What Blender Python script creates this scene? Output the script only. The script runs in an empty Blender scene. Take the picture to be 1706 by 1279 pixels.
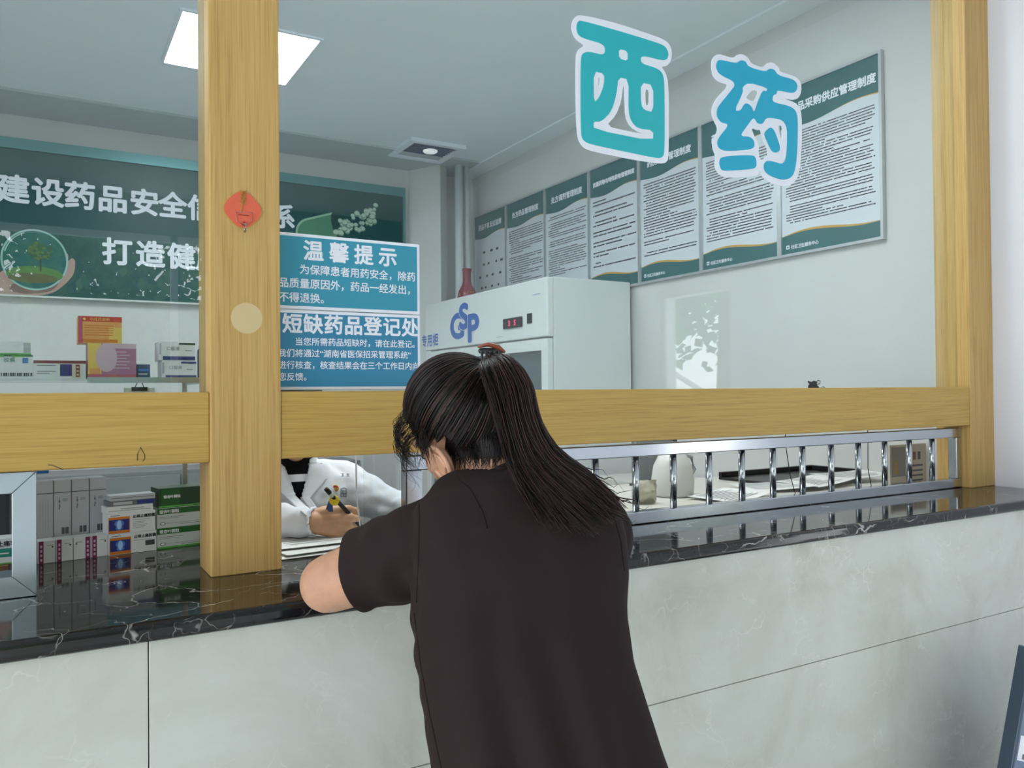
import bpy, bmesh, math, random
import numpy as np
from mathutils import Vector, Matrix, Quaternion, noise
from mathutils.bvhtree import BVHTree

S = bpy.context.scene
COL = S.collection
random.seed(7)
V = Vector
PI = math.pi

# ------------------------------------------------------------------ camera
FOC = 1343.86                      # focal length in pixels of the 1706 x 1279 frame
YAW, PIT, ROL = math.radians(30.4315), math.radians(0.6483), math.radians(0.5227)
EYE = V((0, 0, 1.47))
FW = V((math.sin(YAW) * math.cos(PIT), math.cos(YAW) * math.cos(PIT), math.sin(PIT)))
RT = V((math.cos(YAW), -math.sin(YAW), 0))
UP = RT.cross(FW)
cr, sr = math.cos(ROL), math.sin(ROL)
RT2 = RT * cr + UP * -sr
UP2 = RT * sr + UP * cr
cam = bpy.data.cameras.new('camera')
cam.sensor_fit = 'HORIZONTAL'
cam.sensor_width = 36
cam.lens = FOC * 36 / 1706
cam.clip_start = 0.05
cam_o = bpy.data.objects.new('camera', cam)
COL.objects.link(cam_o)
M = Matrix.Identity(4)
for i in range(3):
    M[i][0], M[i][1], M[i][2], M[i][3] = RT2[i], UP2[i], -FW[i], EYE[i]
cam_o.matrix_world = M
S.camera = cam_o


def ray(px, py):
    return FW + RT2 * ((px - 853) / FOC) + UP2 * ((639.5 - py) / FOC)


def at(px, py, x=None, y=None, z=None, d=None):
    """the point of the place seen at a pixel, on the plane x / y / z = const or at depth d"""
    v = ray(px, py)
    if d is not None:
        t = d
    elif x is not None:
        t = (x - EYE.x) / v.x
    elif y is not None:
        t = (y - EYE.y) / v.y
    else:
        t = (z - EYE.z) / v.z
    return EYE + v * t


# ------------------------------------------------------------------ world, light, exposure
W = bpy.data.worlds.new('sky')
S.world = W
W.use_nodes = True
nt = W.node_tree
bg = nt.nodes['Background']
bg.inputs['Color'].default_value = (0.93, 0.965, 1.0, 1)
bg.inputs['Strength'].default_value = 7.4
S.view_settings.view_transform = 'Standard'
S.view_settings.look = 'None'
S.view_settings.gamma = 1
S.view_settings.use_curve_mapping = False
S.view_settings.exposure = -0.25
PANEL_EMIT = 20.0
S.cycles.max_bounces = 10
S.cycles.transparent_max_bounces = 24
S.cycles.sample_clamp_indirect = 6


# ------------------------------------------------------------------ materials
def lin(c):
    return tuple((x / 12.92 if x <= .04045 else ((x + .055) / 1.055) ** 2.4) for x in c)


def rgb(r, g, b):
    return lin((r / 255, g / 255, b / 255))


MATS = {}


def mat(name, c, rough=.5, metal=0., spec=.5, emit=None, estr=0., coat=0.):
    if name in MATS:
        return MATS[name]
    m = bpy.data.materials.new(name)
    m.use_nodes = True
    b = m.node_tree.nodes['Principled BSDF']
    b.inputs['Base Color'].default_value = (*c, 1)
    b.inputs['Roughness'].default_value = rough
    b.inputs['Metallic'].default_value = metal
    b.inputs['Specular IOR Level'].default_value = spec
    if coat:
        b.inputs['Coat Weight'].default_value = coat
        b.inputs['Coat Roughness'].default_value = .08
    if emit:
        b.inputs['Emission Color'].default_value = (*emit, 1)
        b.inputs['Emission Strength'].default_value = estr
    m.diffuse_color = (*c, 1)
    MATS[name] = m
    return m


class N:
    """small node builder for one material"""
    def __init__(s, m):
        s.t = m.node_tree
        s.b = s.t.nodes['Principled BSDF']

    def n(s, typ, **kw):
        k = s.t.nodes.new(typ)
        for a, v in kw.items():
            if a.startswith('i_'):
                k.inputs[a[2:].replace('_', ' ')].default_value = v
            else:
                setattr(k, a, v)
        return k

    def l(s, a, b):
        s.t.links.new(a, b)

    def ramp(s, fac, stops):
        r = s.n('ShaderNodeValToRGB')
        e = r.color_ramp.elements
        while len(e) < len(stops):
            e.new(.5)
        for k, (p, c) in zip(e, stops):
            k.position = p
            k.color = (*c, 1) if len(c) == 3 else c
        s.l(fac, r.inputs['Fac'])
        return r

    def coords(s, scale, rot=(0, 0, 0)):
        tc = s.n('ShaderNodeTexCoord')
        mp = s.n('ShaderNodeMapping')
        mp.inputs['Scale'].default_value = scale
        mp.inputs['Rotation'].default_value = rot
        s.l(tc.outputs['Object'], mp.inputs['Vector'])
        return mp.outputs['Vector']

    def noise(s, vec, scale, detail=4, rough=.55, dist=0):
        k = s.n('ShaderNodeTexNoise')
        k.inputs['Scale'].default_value = scale
        k.inputs['Detail'].default_value = detail
        k.inputs['Roughness'].default_value = rough
        k.inputs['Distortion'].default_value = dist
        s.l(vec, k.inputs['Vector'])
        return k.outputs['Fac']

    def math(s, op, a, b=None, clamp=False):
        k = s.n('ShaderNodeMath', operation=op, use_clamp=clamp)
        for i, v in enumerate((a, b)):
            if v is None:
                continue
            if isinstance(v, (int, float)):
                k.inputs[i].default_value = v
            else:
                s.l(v, k.inputs[i])
        return k.outputs[0]

    def mix(s, fac, a, b):
        k = s.n('ShaderNodeMix', data_type='RGBA')
        s.l(fac, k.inputs[0])
        for i, v in ((6, a), (7, b)):
            if isinstance(v, tuple):
                k.inputs[i].default_value = (*v, 1)
            else:
                s.l(v, k.inputs[i])
        return k.outputs[2]

    def bump(s, h, strength, dist=.01):
        k = s.n('ShaderNodeBump')
        k.inputs['Strength'].default_value = strength
        k.inputs['Distance'].default_value = dist
        s.l(h, k.inputs['Height'])
        s.l(k.outputs['Normal'], s.b.inputs['Normal'])


def wood(name, axis, k_=1.0, b_=1.0):
    def rgb2(r, g, b):
        return rgb(r * k_, g * k_, b * k_ * b_)
    m = mat(name, rgb(190, 160, 100), .42, spec=.3)
    k = N(m)
    sc = {'z': (110, 110, 2.0), 'x': (2.0, 110, 110)}[axis]
    v = k.coords(sc)
    f1 = k.noise(v, 1.0, 5, .6, .4)
    sc2 = {'z': (330, 330, 7), 'x': (7, 330, 330)}[axis]
    f2 = k.noise(k.coords(sc2), 1.0, 3, .6)
    f = k.math('ADD', k.math('MULTIPLY', f1, .5), k.math('MULTIPLY', f2, .5))
    r = k.ramp(f, [(.34, rgb2(176, 138, 78)), (.48, rgb2(198, 162, 98)), (.62, rgb2(208, 173, 110)), (.8, rgb2(190, 152, 88))])
    k.l(r.outputs['Color'], k.b.inputs['Base Color'])
    k.bump(f, .08, .002)
    return m


WOOD_V = wood('oak_veneer_upright', 'z')
WOOD_H = wood('oak_veneer_rail', 'x', .98, .88)


def marble_black():
    m = mat('black_marble', (.012, .012, .014), .07, spec=.42)
    k = N(m)
    v = k.coords((1, 1, 1))
    wn = k.n('ShaderNodeTexNoise')
    wn.inputs['Scale'].default_value = 3.5
    wn.inputs['Detail'].default_value = 5
    k.l(v, wn.inputs['Vector'])
    off = k.n('ShaderNodeVectorMath', operation='MULTIPLY_ADD')
    k.l(wn.outputs['Color'], off.inputs[0])
    off.inputs[1].default_value = (.42, .42, .42)
    k.l(v, off.inputs[2])

    def veins(scale, width):
        vo = k.n('ShaderNodeTexVoronoi', feature='DISTANCE_TO_EDGE')
        vo.inputs['Scale'].default_value = scale
        k.l(off.outputs[0], vo.inputs['Vector'])
        return k.ramp(vo.outputs['Distance'], [(0, (1, 1, 1)), (width, (0, 0, 0))]).outputs['Color']
    gate = k.ramp(k.noise(v, 5.0, 3, .6), [(.50, (0, 0, 0)), (.58, (1, 1, 1))]).outputs['Color']
    gate2 = k.ramp(k.noise(k.coords((1.3, 1.1, 1), (0, 0, 1)), 9.0, 3, .6), [(.49, (0, 0, 0)), (.60, (1, 1, 1))]).outputs['Color']
    a = k.math('MULTIPLY', veins(4.5, .013), gate)
    b = k.math('MULTIPLY', k.math('MULTIPLY', veins(11.0, .014), gate2), .6)
    vein = k.math('MAXIMUM', a, b)
    cloud = k.ramp(k.noise(v, 2.2, 6, .65), [(.35, (.008, .009, .012)), (.7, (.022, .019, .017))]).outputs['Color']
    k.l(k.mix(vein, cloud, rgb(190, 186, 178)), k.b.inputs['Base Color'])
    return m


def tile_cream():
    m = mat('cream_marble_tile', rgb(200, 204, 196), .32, spec=.3)
    k = N(m)
    v = k.coords((1, 1, 1))
    base = k.ramp(k.noise(v, 2.6, 7, .62, .6), [(.32, rgb(184, 186, 174)), (.5, rgb(202, 205, 196)), (.7, rgb(212, 216, 210))]).outputs['Color']
    wn = k.n('ShaderNodeTexNoise')
    wn.inputs['Scale'].default_value = 5
    wn.inputs['Detail'].default_value = 6
    k.l(v, wn.inputs['Vector'])
    off = k.n('ShaderNodeVectorMath', operation='MULTIPLY_ADD')
    k.l(wn.outputs['Color'], off.inputs[0])
    off.inputs[1].default_value = (.5, .5, .5)
    k.l(v, off.inputs[2])
    vo = k.n('ShaderNodeTexVoronoi', feature='DISTANCE_TO_EDGE')
    vo.inputs['Scale'].default_value = 9
    k.l(off.outputs[0], vo.inputs['Vector'])
    ve = k.ramp(vo.outputs['Distance'], [(0, (1, 1, 1)), (.035, (0, 0, 0))]).outputs['Color']
    gate = k.ramp(k.noise(v, 4.5, 4, .6), [(.48, (0, 0, 0)), (.66, (1, 1, 1))]).outputs['Color']
    f = k.math('MULTIPLY', k.math('MULTIPLY', ve, gate), .55)
    k.l(k.mix(f, base, rgb(232, 233, 226)), k.b.inputs['Base Color'])
    return m


def plaster(name, c, var=.04, rough=.7):
    m = mat(name, c, rough, spec=.3)
    k = N(m)
    f = k.noise(k.coords((1, 1, 1)), 1.5, 6, .6)
    r = k.ramp(f, [(.3, tuple(x * (1 - var) for x in c)), (.7, tuple(min(1, x * (1 + var)) for x in c))])
    k.l(r.outputs['Color'], k.b.inputs['Base Color'])
    k.bump(k.noise(k.coords((1, 1, 1)), 60, 3), .05, .003)
    return m


def glass_mat(name, tint=(.93, .97, .97), boost=1.0):
    """thin clear sheet: passes light straight through, mirrors by Schlick's law"""
    m = bpy.data.materials.new(name)
    m.use_nodes = True
    t = m.node_tree
    t.nodes.remove(t.nodes['Principled BSDF'])
    out = t.nodes['Material Output']
    geo = t.nodes.new('ShaderNodeNewGeometry')
    dot = t.nodes.new('ShaderNodeVectorMath')
    dot.operation = 'DOT_PRODUCT'
    t.links.new(geo.outputs['Normal'], dot.inputs[0])
    t.links.new(geo.outputs['Incoming'], dot.inputs[1])

    def mt(op, a, b=None):
        n = t.nodes.new('ShaderNodeMath')
        n.operation = op
        for i, v in enumerate((a, b)):
            if v is None:
                continue
            if isinstance(v, (int, float)):
                n.inputs[i].default_value = v
            else:
                t.links.new(v, n.inputs[i])
        return n.outputs[0]
    c = mt('ABSOLUTE', dot.outputs['Value'])
    p = mt('POWER', mt('SUBTRACT', 1.0, c), 5.0)
    fr = mt('ADD', mt('MULTIPLY', p, .96), .04 * boost)
    tr = t.nodes.new('ShaderNodeBsdfTransparent')
    tr.inputs['Color'].default_value = (*tint, 1)
    gl = t.nodes.new('ShaderNodeBsdfGlossy')
    gl.inputs['Roughness'].default_value = 0.0
    mx = t.nodes.new('ShaderNodeMixShader')
    t.links.new(fr, mx.inputs['Fac'])
    t.links.new(tr.outputs[0], mx.inputs[1])
    t.links.new(gl.outputs[0], mx.inputs[2])
    t.links.new(mx.outputs[0], out.inputs['Surface'])
    MATS[name] = m
    return m


WHITE_WALL = plaster('white_wall_paint', rgb(210, 211, 208))
CEIL = plaster('ceiling_paint', rgb(238, 243, 250), .02)
SOFFIT = plaster('grey_soffit', rgb(188, 196, 198), .02)
OUT_WALL = plaster('lobby_wall_paint', rgb(222, 224, 232), .02)
MARBLE = marble_black()
TILE = tile_cream()
GLASS = glass_mat('window_glass')
ACRYL = glass_mat('clear_acrylic', (.94, .96, .96), 1.2)
STEEL = mat('polished_steel', rgb(190, 195, 200), .16, 1.0)
STEEL_B = mat('brushed_steel', rgb(176, 186, 194), .30, 1.0)
ALU = mat('aluminium_frame', rgb(196, 200, 202), .35, .6)
WHITE = mat('white_print', rgb(238, 242, 250), .45)
PAPER = mat('white_paper', rgb(226, 228, 224), .75)
INK = mat('black_ink', rgb(42, 46, 50), .7)
GREYINK = mat('grey_ink', rgb(96, 102, 108), .7)
TEAL_SIGN = mat('teal_sign_print', rgb(52, 150, 176), .4)
BLUE_SIGN = mat('blue_teal_sign_print', rgb(48, 134, 172), .4)
TEAL_LET = mat('turquoise_letter', rgb(40, 184, 192), .4)
CYAN_LET = mat('cyan_letter', rgb(26, 172, 206), .4)
POSTER_GREEN = mat('poster_green', rgb(30, 98, 98), .4)
BANNER_GREEN = mat('banner_green', rgb(4, 74, 76), .4)
GOLD = mat('gold_line', rgb(206, 160, 66), .5)
BLACK = mat('black_plastic', rgb(22, 22, 24), .35)
DARKGREY = mat('dark_grey_plastic', rgb(70, 74, 78), .4)
LIGHTGREY = mat('light_grey_plastic', rgb(176, 182, 186), .4)
FRIDGE_W = mat('white_enamel', rgb(222, 226, 224), .25)


# ------------------------------------------------------------------ mesh builder
class MB:
    def __init__(s):
        s.v, s.f, s.mi, s.sm, s.mats = [], [], [], [], []
        s.X = Matrix.Identity(4)

    def m(s, mt):
        if mt not in s.mats:
            s.mats.append(mt)
        return s.mats.index(mt)

    def add(s, vs, fs, mt, smooth=False):
        o = len(s.v)
        s.v += [tuple(s.X @ V(p)) for p in vs]
        k = s.m(mt)
        for f in fs:
            s.f.append(tuple(i + o for i in f))
            s.mi.append(k)
            s.sm.append(smooth)
        return s

    def box(s, a, b, mt):
        (x0, y0, z0), (x1, y1, z1) = a, b
        vs = [(x0, y0, z0), (x1, y0, z0), (x1, y1, z0), (x0, y1, z0), (x0, y0, z1), (x1, y0, z1), (x1, y1, z1), (x0, y1, z1)]
        return s.add(vs, [(0, 3, 2, 1), (4, 5, 6, 7), (0, 1, 5, 4), (1, 2, 6, 5), (2, 3, 7, 6), (3, 0, 4, 7)], mt)

    def quad(s, pts, mt):
        return s.add(pts, [tuple(range(len(pts)))], mt)

    def xz(s, x0, z0, x1, z1, y, mt):
        """upright rectangle facing -y"""
        return s.quad([(x0, y, z0), (x1, y, z0), (x1, y, z1), (x0, y, z1)], mt)

    def tube(s, pts, r, mt, n=8, cap=True, smooth=True):
        pts = [V(p) for p in pts]
        rs = r if isinstance(r, (list, tuple)) else [r] * len(pts)
        vs, fs = [], []
        ref = None
        for i, p in enumerate(pts):
            t = (pts[min(i + 1, len(pts) - 1)] - pts[max(i - 1, 0)])
            t = t.normalized() if t.length > 1e-9 else V((0, 0, 1))
            if ref is None:
                ref = V((0, 0, 1)) if abs(t.z) < .9 else V((1, 0, 0))
            a = t.cross(ref)
            a = a.normalized() if a.length > 1e-6 else t.orthogonal().normalized()
            b = t.cross(a)
            ref = a.cross(t) if False else ref
            for k in range(n):
                q = 2 * PI * k / n
                vs.append(tuple(p + (a * math.cos(q) + b * math.sin(q)) * rs[i]))
        for i in range(len(pts) - 1):
            for k in range(n):
                fs.append((i * n + k, i * n + (k + 1) % n, (i + 1) * n + (k + 1) % n, (i + 1) * n + k))
        if cap:
            fs.append(tuple(range(n - 1, -1, -1)))
            fs.append(tuple((len(pts) - 1) * n + k for k in range(n)))
        return s.add(vs, fs, mt, smooth)

    def lathe(s, prof, mt, n=24, smooth=True):
        """profile of (radius, z) about the local z axis"""
        vs, fs = [], []
        for r, z in prof:
            for k in range(n):
                q = 2 * PI * k / n
                vs.append((r * math.cos(q), r * math.sin(q), z))
        for i in range(len(prof) - 1):
            for k in range(n):
                fs.append((i * n + k, i * n + (k + 1) % n, (i + 1) * n + (k + 1) % n, (i + 1) * n + k))
        fs.append(tuple(range(n - 1, -1, -1)))
        fs.append(tuple((len(prof) - 1) * n + k for k in range(n)))
        return s.add(vs, fs, mt, smooth)

    def mesh(s, me, mt, X=None):
        o = len(s.v)
        X = s.X @ (X or Matrix.Identity(4))
        s.v += [tuple(X @ v.co) for v in me.vertices]
        k = s.m(mt)
        for p in me.polygons:
            s.f.append(tuple(i + o for i in p.vertices))
            s.mi.append(k)
            s.sm.append(False)
        return s

    def build(s, name, parent=None, bevel=0., seg=2):
        me = bpy.data.meshes.new(name)
        me.from_pydata(s.v, [], s.f)
        for mt in s.mats:
            me.materials.append(mt)
        me.polygons.foreach_set('material_index', s.mi)
        me.polygons.foreach_set('use_smooth', s.sm)
        me.update()
        return link(name, me, parent, bevel, seg)


def link(name, me, parent=None, bevel=0., seg=2):
    o = bpy.data.objects.new(name, me)
    COL.objects.link(o)
    if parent:
        o.parent = parent
        o.matrix_parent_inverse = mw(parent).inverted()
    if bevel:
        b = o.modifiers.new('bevel', 'BEVEL')
        b.width = bevel
        b.segments = seg
        b.limit_method = 'ANGLE'
        b.harden_normals = False
    return o


def mw(o):
    """world matrix without waiting for the depsgraph"""
    if o.parent:
        return mw(o.parent) @ o.matrix_parent_inverse @ o.matrix_basis
    return o.matrix_basis.copy()


def thing(name, label, cat, loc=(0, 0, 0), rz=0., group=None):
    o = bpy.data.objects.new(name, None)
    COL.objects.link(o)
    o.location = loc
    o.rotation_euler = (0, 0, rz)
    o.empty_display_size = .05
    o['label'] = label
    o['category'] = cat
    if group:
        o['group'] = group
    return o


def tag(o, label, cat, group=None):
    o['label'] = label
    o['category'] = cat
    if group:
        o['group'] = group
    return o


def struct(o):
    o['kind'] = 'structure'
    return o


def box_obj(name, a, b, mt, parent=None, bevel=0.):
    return MB().box(a, b, mt).build(name, parent, bevel)


_TXT = {}


def text_me(body, size, bold=0., res=3, align='LEFT', spacing=1.0):
    """flat mesh of a line of text in the local xy plane; bold thickens the strokes by shifted copies"""
    key = (body, size, bold, res, align, spacing)
    if key in _TXT:
        return _TXT[key]
    cu = bpy.data.curves.new('lettering', 'FONT')
    cu.body = body
    cu.size = size
    cu.resolution_u = res
    cu.align_x = align
    cu.space_character = spacing
    o = bpy.data.objects.new('lettering', cu)
    COL.objects.link(o)
    dg = bpy.context.evaluated_depsgraph_get()
    me = bpy.data.meshes.new_from_object(o.evaluated_get(dg))
    bpy.data.objects.remove(o)
    bpy.data.curves.remove(cu)
    if bold:
        vs = [v.co.copy() for v in me.vertices]
        fs = [tuple(p.vertices) for p in me.polygons]
        av, af = [], []
        for k in range(8):
            q = 2 * PI * k / 8
            d = V((math.cos(q) * bold, math.sin(q) * bold, k * 4e-6))
            o0 = len(av)
            av += [tuple(v + d) for v in vs]
            af += [tuple(i + o0 for i in f) for f in fs]
        me2 = bpy.data.meshes.new('lettering')
        me2.from_pydata(av, [], af)
        me = me2
    _TXT[key] = me
    return me


def facing(origin, right, up):
    """matrix that lays local x along right, local y along up at origin"""
    r, u = V(right).normalized(), V(up).normalized()
    n = r.cross(u)
    X = Matrix.Identity(4)
    for i in range(3):
        X[i][0], X[i][1], X[i][2], X[i][3] = r[i], u[i], n[i], origin[i]
    return X


def chaikin(p, n=2):
    for _ in range(n):
        q = []
        for i in range(len(p)):
            a, b = V(p[i]), V(p[(i + 1) % len(p)])
            q += [a * .78 + b * .22, a * .22 + b * .78]
        p = q
    return p


def outline_mesh(loops, extrude=0.):
    """2-D loops (even-odd holes) filled to a mesh"""
    cu = bpy.data.curves.new('shape', 'CURVE')
    cu.dimensions = '2D'
    cu.fill_mode = 'BOTH'
    cu.extrude = extrude
    for lp in loops:
        sp = cu.splines.new('POLY')
        sp.points.add(len(lp) - 1)
        for pt, p in zip(sp.points, lp):
            pt.co = (p[0], p[1], 0, 1)
        sp.use_cyclic_u = True
    o = bpy.data.objects.new('shape', cu)
    COL.objects.link(o)
    dg = bpy.context.evaluated_depsgraph_get()
    me = bpy.data.meshes.new_from_object(o.evaluated_get(dg))
    bpy.data.objects.remove(o)
    bpy.data.curves.remove(cu)
    return me


# ================================================================== the setting
ZC = 1.0785                      # worktop height
YF = 1.832                       # front face of the timber frame
YG = 1.886                       # glass
ZR0, ZR1 = 1.326, 1.4785         # timber rail
XP0, XP1 = .3197, .472           # timber post
XW = 3.482                       # right wall of the dispensary
YB = 6.62                        # back wall
ZCEIL = 3.47
XL = -3.2
XLW = 3.342                      # lobby wall on the right

FLOOR = mat('floor_tile', rgb(190, 192, 190), .25)
kf = N(FLOOR)
bk = kf.n('ShaderNodeTexBrick')
bk.offset = 0
bk.inputs['Color1'].default_value = (*rgb(224, 225, 222), 1)
bk.inputs['Color2'].default_value = (*rgb(218, 219, 216), 1)
bk.inputs['Mortar'].default_value = (*rgb(120, 122, 120), 1)
bk.inputs['Scale'].default_value = 1
bk.inputs['Mortar Size'].default_value = .003
bk.inputs['Brick Width'].default_value = .8
bk.inputs['Row Height'].default_value = .8
kf.l(kf.coords((1, 1, 1)), bk.inputs['Vector'])
kf.l(bk.outputs['Color'], kf.b.inputs['Base Color'])

struct(box_obj('floor', (-9, -13, -.1), (11, 7, 0), FLOOR))
struct(box_obj('ceiling', (XL - .1, 1.75, ZCEIL), (3.7, 6.9, ZCEIL + .1), CEIL))
struct(box_obj('wall_back', (XL - .1, YB, 0), (3.7, YB + .15, ZCEIL), WHITE_WALL))
struct(box_obj('wall_right', (XW, 1.98, 0), (XW + .15, YB, ZCEIL), WHITE_WALL))
struct(box_obj('wall_left', (XL - .15, 1.85, 0), (XL, YB, ZCEIL), WHITE_WALL))
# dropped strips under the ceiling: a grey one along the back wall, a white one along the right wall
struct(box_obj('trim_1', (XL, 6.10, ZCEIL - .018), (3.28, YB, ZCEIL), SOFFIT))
struct(box_obj('trim_2', (3.30, 1.99, ZCEIL - .012), (XW, YB, ZCEIL), CEIL))
# inner desk on the right
dk = thing('inner_desk', 'pale laminate inner desk behind the bars on the right', 'desk', (2.2, 2.5, 0))
PALE = mat('desk_laminate', rgb(206, 204, 194), .35)
MB().box((1.12, 2.088, 1.030), (XW - .002, 2.88, 1.056), PALE).build('desk_top', dk, .003)
MB().box((1.14, 2.10, 0), (1.17, 2.86, 1.030), PALE).build('side_panel', dk)
MB().box((XW - .04, 2.10, 0), (XW - .01, 2.86, 1.030), PALE).build('side_panel', dk)
ZD = 1.0565
# canted pier in the back right corner
b = MB()
pl = [(2.84, YB), (3.0, 6.3), (3.1, 6.38), (3.2, YB)]
n = len(pl)
b.add([(x, y, 0) for x, y in pl] + [(x, y, ZCEIL - .018) for x, y in pl],
      [(i, i + n, (i + 1) % n + n, (i + 1) % n) for i in range(n)] + [tuple(range(n)), tuple(range(2 * n - 1, n - 1, -1))], WHITE_WALL)
struct(b.build('pillar'))
# lobby
struct(MB().box((XLW, .52, 0), (XLW + .135, 1.975, 3.6), OUT_WALL).box((XLW, -4.35, 0), (XLW + .135, -.10, 3.6), OUT_WALL).box((XLW, -.10, 2.10), (XLW + .135, .52, 3.6), OUT_WALL).build('wall_right_outer'))
DOORF = mat('white_door_frame', rgb(226, 228, 230), .4)
dfr = MB()
for yy in (-.10, .48):
    dfr.box((XLW + .02, yy, 0), (XLW + .10, yy + .04, 2.10), DOORF)
dfr.box((XLW + .02, -.06, 2.05), (XLW + .10, .48, 2.10), DOORF)
struct(dfr.build('door_1'))
hr_ = thing('handrail', 'white sloping stair handrail outside the side door, mirrored in the right pane', 'handrail', (4.2, -.6, 0))
hb_ = MB()
for k in range(3):
    hb_.tube([(4.3, -2.2, 2.15 - .22 * k), (4.3, .4, .95 - .22 * k)], .022, DOORF, 8)
hb_.build('sloping_rail', hr_)
for yy in (-2.0, -.8, .3):
    MB().tube([(4.3, yy, 0), (4.3, yy, 1.0 - (yy - .3) * .4615)], .022, DOORF, 8).build('baluster', hr_)
struct(box_obj('ceiling_outer', (-6, -4.35, 3.3), (XLW + .135, 1.74, 3.4), plaster('lobby_ceiling_paint', rgb(186, 190, 194), .02)))
struct(box_obj('wall_front', (-6, 1.75, 3.2), (XLW, 1.97, 3.46), OUT_WALL))

# timber window frame
struct(MB().box((XP0, YF, ZC), (XP1, 1.968, 3.2), WOOD_V).build('trim_3', bevel=.003))
struct(MB().box((-3.2, YF + .004, ZR0), (XP0, 1.955, ZR1), WOOD_H).build('trim_4', bevel=.003))
struct(MB().box((XP1, YF + .004, ZR0), (3.178, 1.955, ZR1), WOOD_H).build('trim_5', bevel=.003))
struct(MB().box((3.178, YF, ZC), (XLW, 1.921, 3.2), WOOD_V).build('trim_6', bevel=.003))
struct(MB().box((3.186, 1.924, ZC), (XW, 1.98, 3.2), WOOD_V).build('trim_7', bevel=.003))
# glazing
struct(box_obj('window_1', (-3.2, YG - .003, ZR1), (XP0, YG + .003, 3.2), GLASS))
struct(box_obj('window_2', (XP1, YG - .003, ZR1), (3.178, YG + .003, 3.2), GLASS))

# service counter
ct = thing('service_counter', 'long dispensary counter with black white-veined marble top and cream marble tile front', 'counter', (1, 1.55, 0))
wt = MB()
pl = [(-3.19, 1.527), (XLW, 1.527), (XLW, 2.085), (.40, 2.085), (.40, 2.90), (-3.19, 2.90)]
n = len(pl)
wt.add([(x, y, 1.043) for x, y in pl] + [(x, y, ZC) for x, y in pl], [(i, (i + 1) % n, (i + 1) % n + n, i + n) for i in range(n)] + [tuple(range(n - 1, -1, -1)), tuple(range(n, 2 * n))], MARBLE)
wt.build('worktop', ct, .012, 4)
for i, (x0, x1, z0, z1) in enumerate([(-3.19, .1645, 0, .699), (.1665, XLW, 0, .699), (-3.19, .1645, .701, 1.043), (.1665, XLW, .701, 1.043)]):
    MB().box((x0, 1.547, z0), (x1, 1.56, z1), TILE).build('front_tile', ct, .001, 1)
MB().box((-3.19, 1.56, 0), (XLW, 1.66, 1.043), mat('dark_core', rgb(60, 60, 58), .8)).build('core', ct)


# ================================================================== lamps
def led_panel(cx, cy, w, h, label):
    t = thing('ceiling_light_panel', label, 'light', (cx, cy, ZCEIL), 0, 'square light panels in the dispensary ceiling')
    fr = .018
    f = MB()
    z0, z1 = ZCEIL - .012, ZCEIL
    f.box((cx - w / 2 - fr, cy - h / 2 - fr, z0), (cx + w / 2 + fr, cy - h / 2, z1), WHITE)
    f.box((cx - w / 2 - fr, cy + h / 2, z0), (cx + w / 2 + fr, cy + h / 2 + fr, z1), WHITE)
    f.box((cx - w / 2 - fr, cy - h / 2, z0), (cx - w / 2, cy + h / 2, z1), WHITE)
    f.box((cx + w / 2, cy - h / 2, z0), (cx + w / 2 + fr, cy + h / 2, z1), WHITE)
    f.build('frame', t)
    MB().box((cx - w / 2, cy - h / 2, ZCEIL - .008), (cx + w / 2, cy + h / 2, ZCEIL - .001),
             mat('lit_diffuser', (1, 1, 1), .5, emit=(.93, .98, 1.0), estr=PANEL_EMIT)).build('diffuser', t)
    return t


led_panel(1.01, 4.80, .72, .74, 'lit square ceiling light panel seen behind the timber post')
led_panel(1.01, 2.75, .72, .74, 'lit square ceiling light panel above the counter, outside the photo')  # this and the next two: unseen panels added to light the room
led_panel(-1.3, 4.80, .72, .74, 'lit square ceiling light panel towards the left end of the dispensary, outside the photo')
led_panel(1.9, 2.42, .72, .6, 'lit square ceiling light panel nearest the notice boards, outside the photo')


def downlight(x, y, z, label, e=40, group=None):
    t = thing('downlight', label, 'light', (x, y, z), 0, group)
    b = MB(); b.X = Matrix.Translation((x, y, z))
    b.lathe([(.082, -.006), (.082, 0), (.066, 0), (.066, -.006)], WHITE)
    b.build('rim', t)
    b = MB(); b.X = Matrix.Translation((x, y, z))
    b.lathe([(.064, -.004), (.064, -.001)], mat('lit_lamp_warm', (1, 1, 1), .5, emit=(1, .90, .66), estr=e))
    b.build('lamp', t)


for i, x in enumerate((1.13, 2.9, -.64)):
    p = at((513, 947, 100)[i], (117, 204, 60)[i], z=3.296)
    yy = 2 * YG - p.y
    downlight(p.x if i < 2 else -.64, yy if i < 2 else -.5, 3.30,
              ['round warm downlight mirrored in the glass beside the light panel', 'round warm downlight mirrored in the glass left of the first big letter',
               'round warm downlight in the lobby ceiling, outside the photo'][i], group='lobby downlights')

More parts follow.
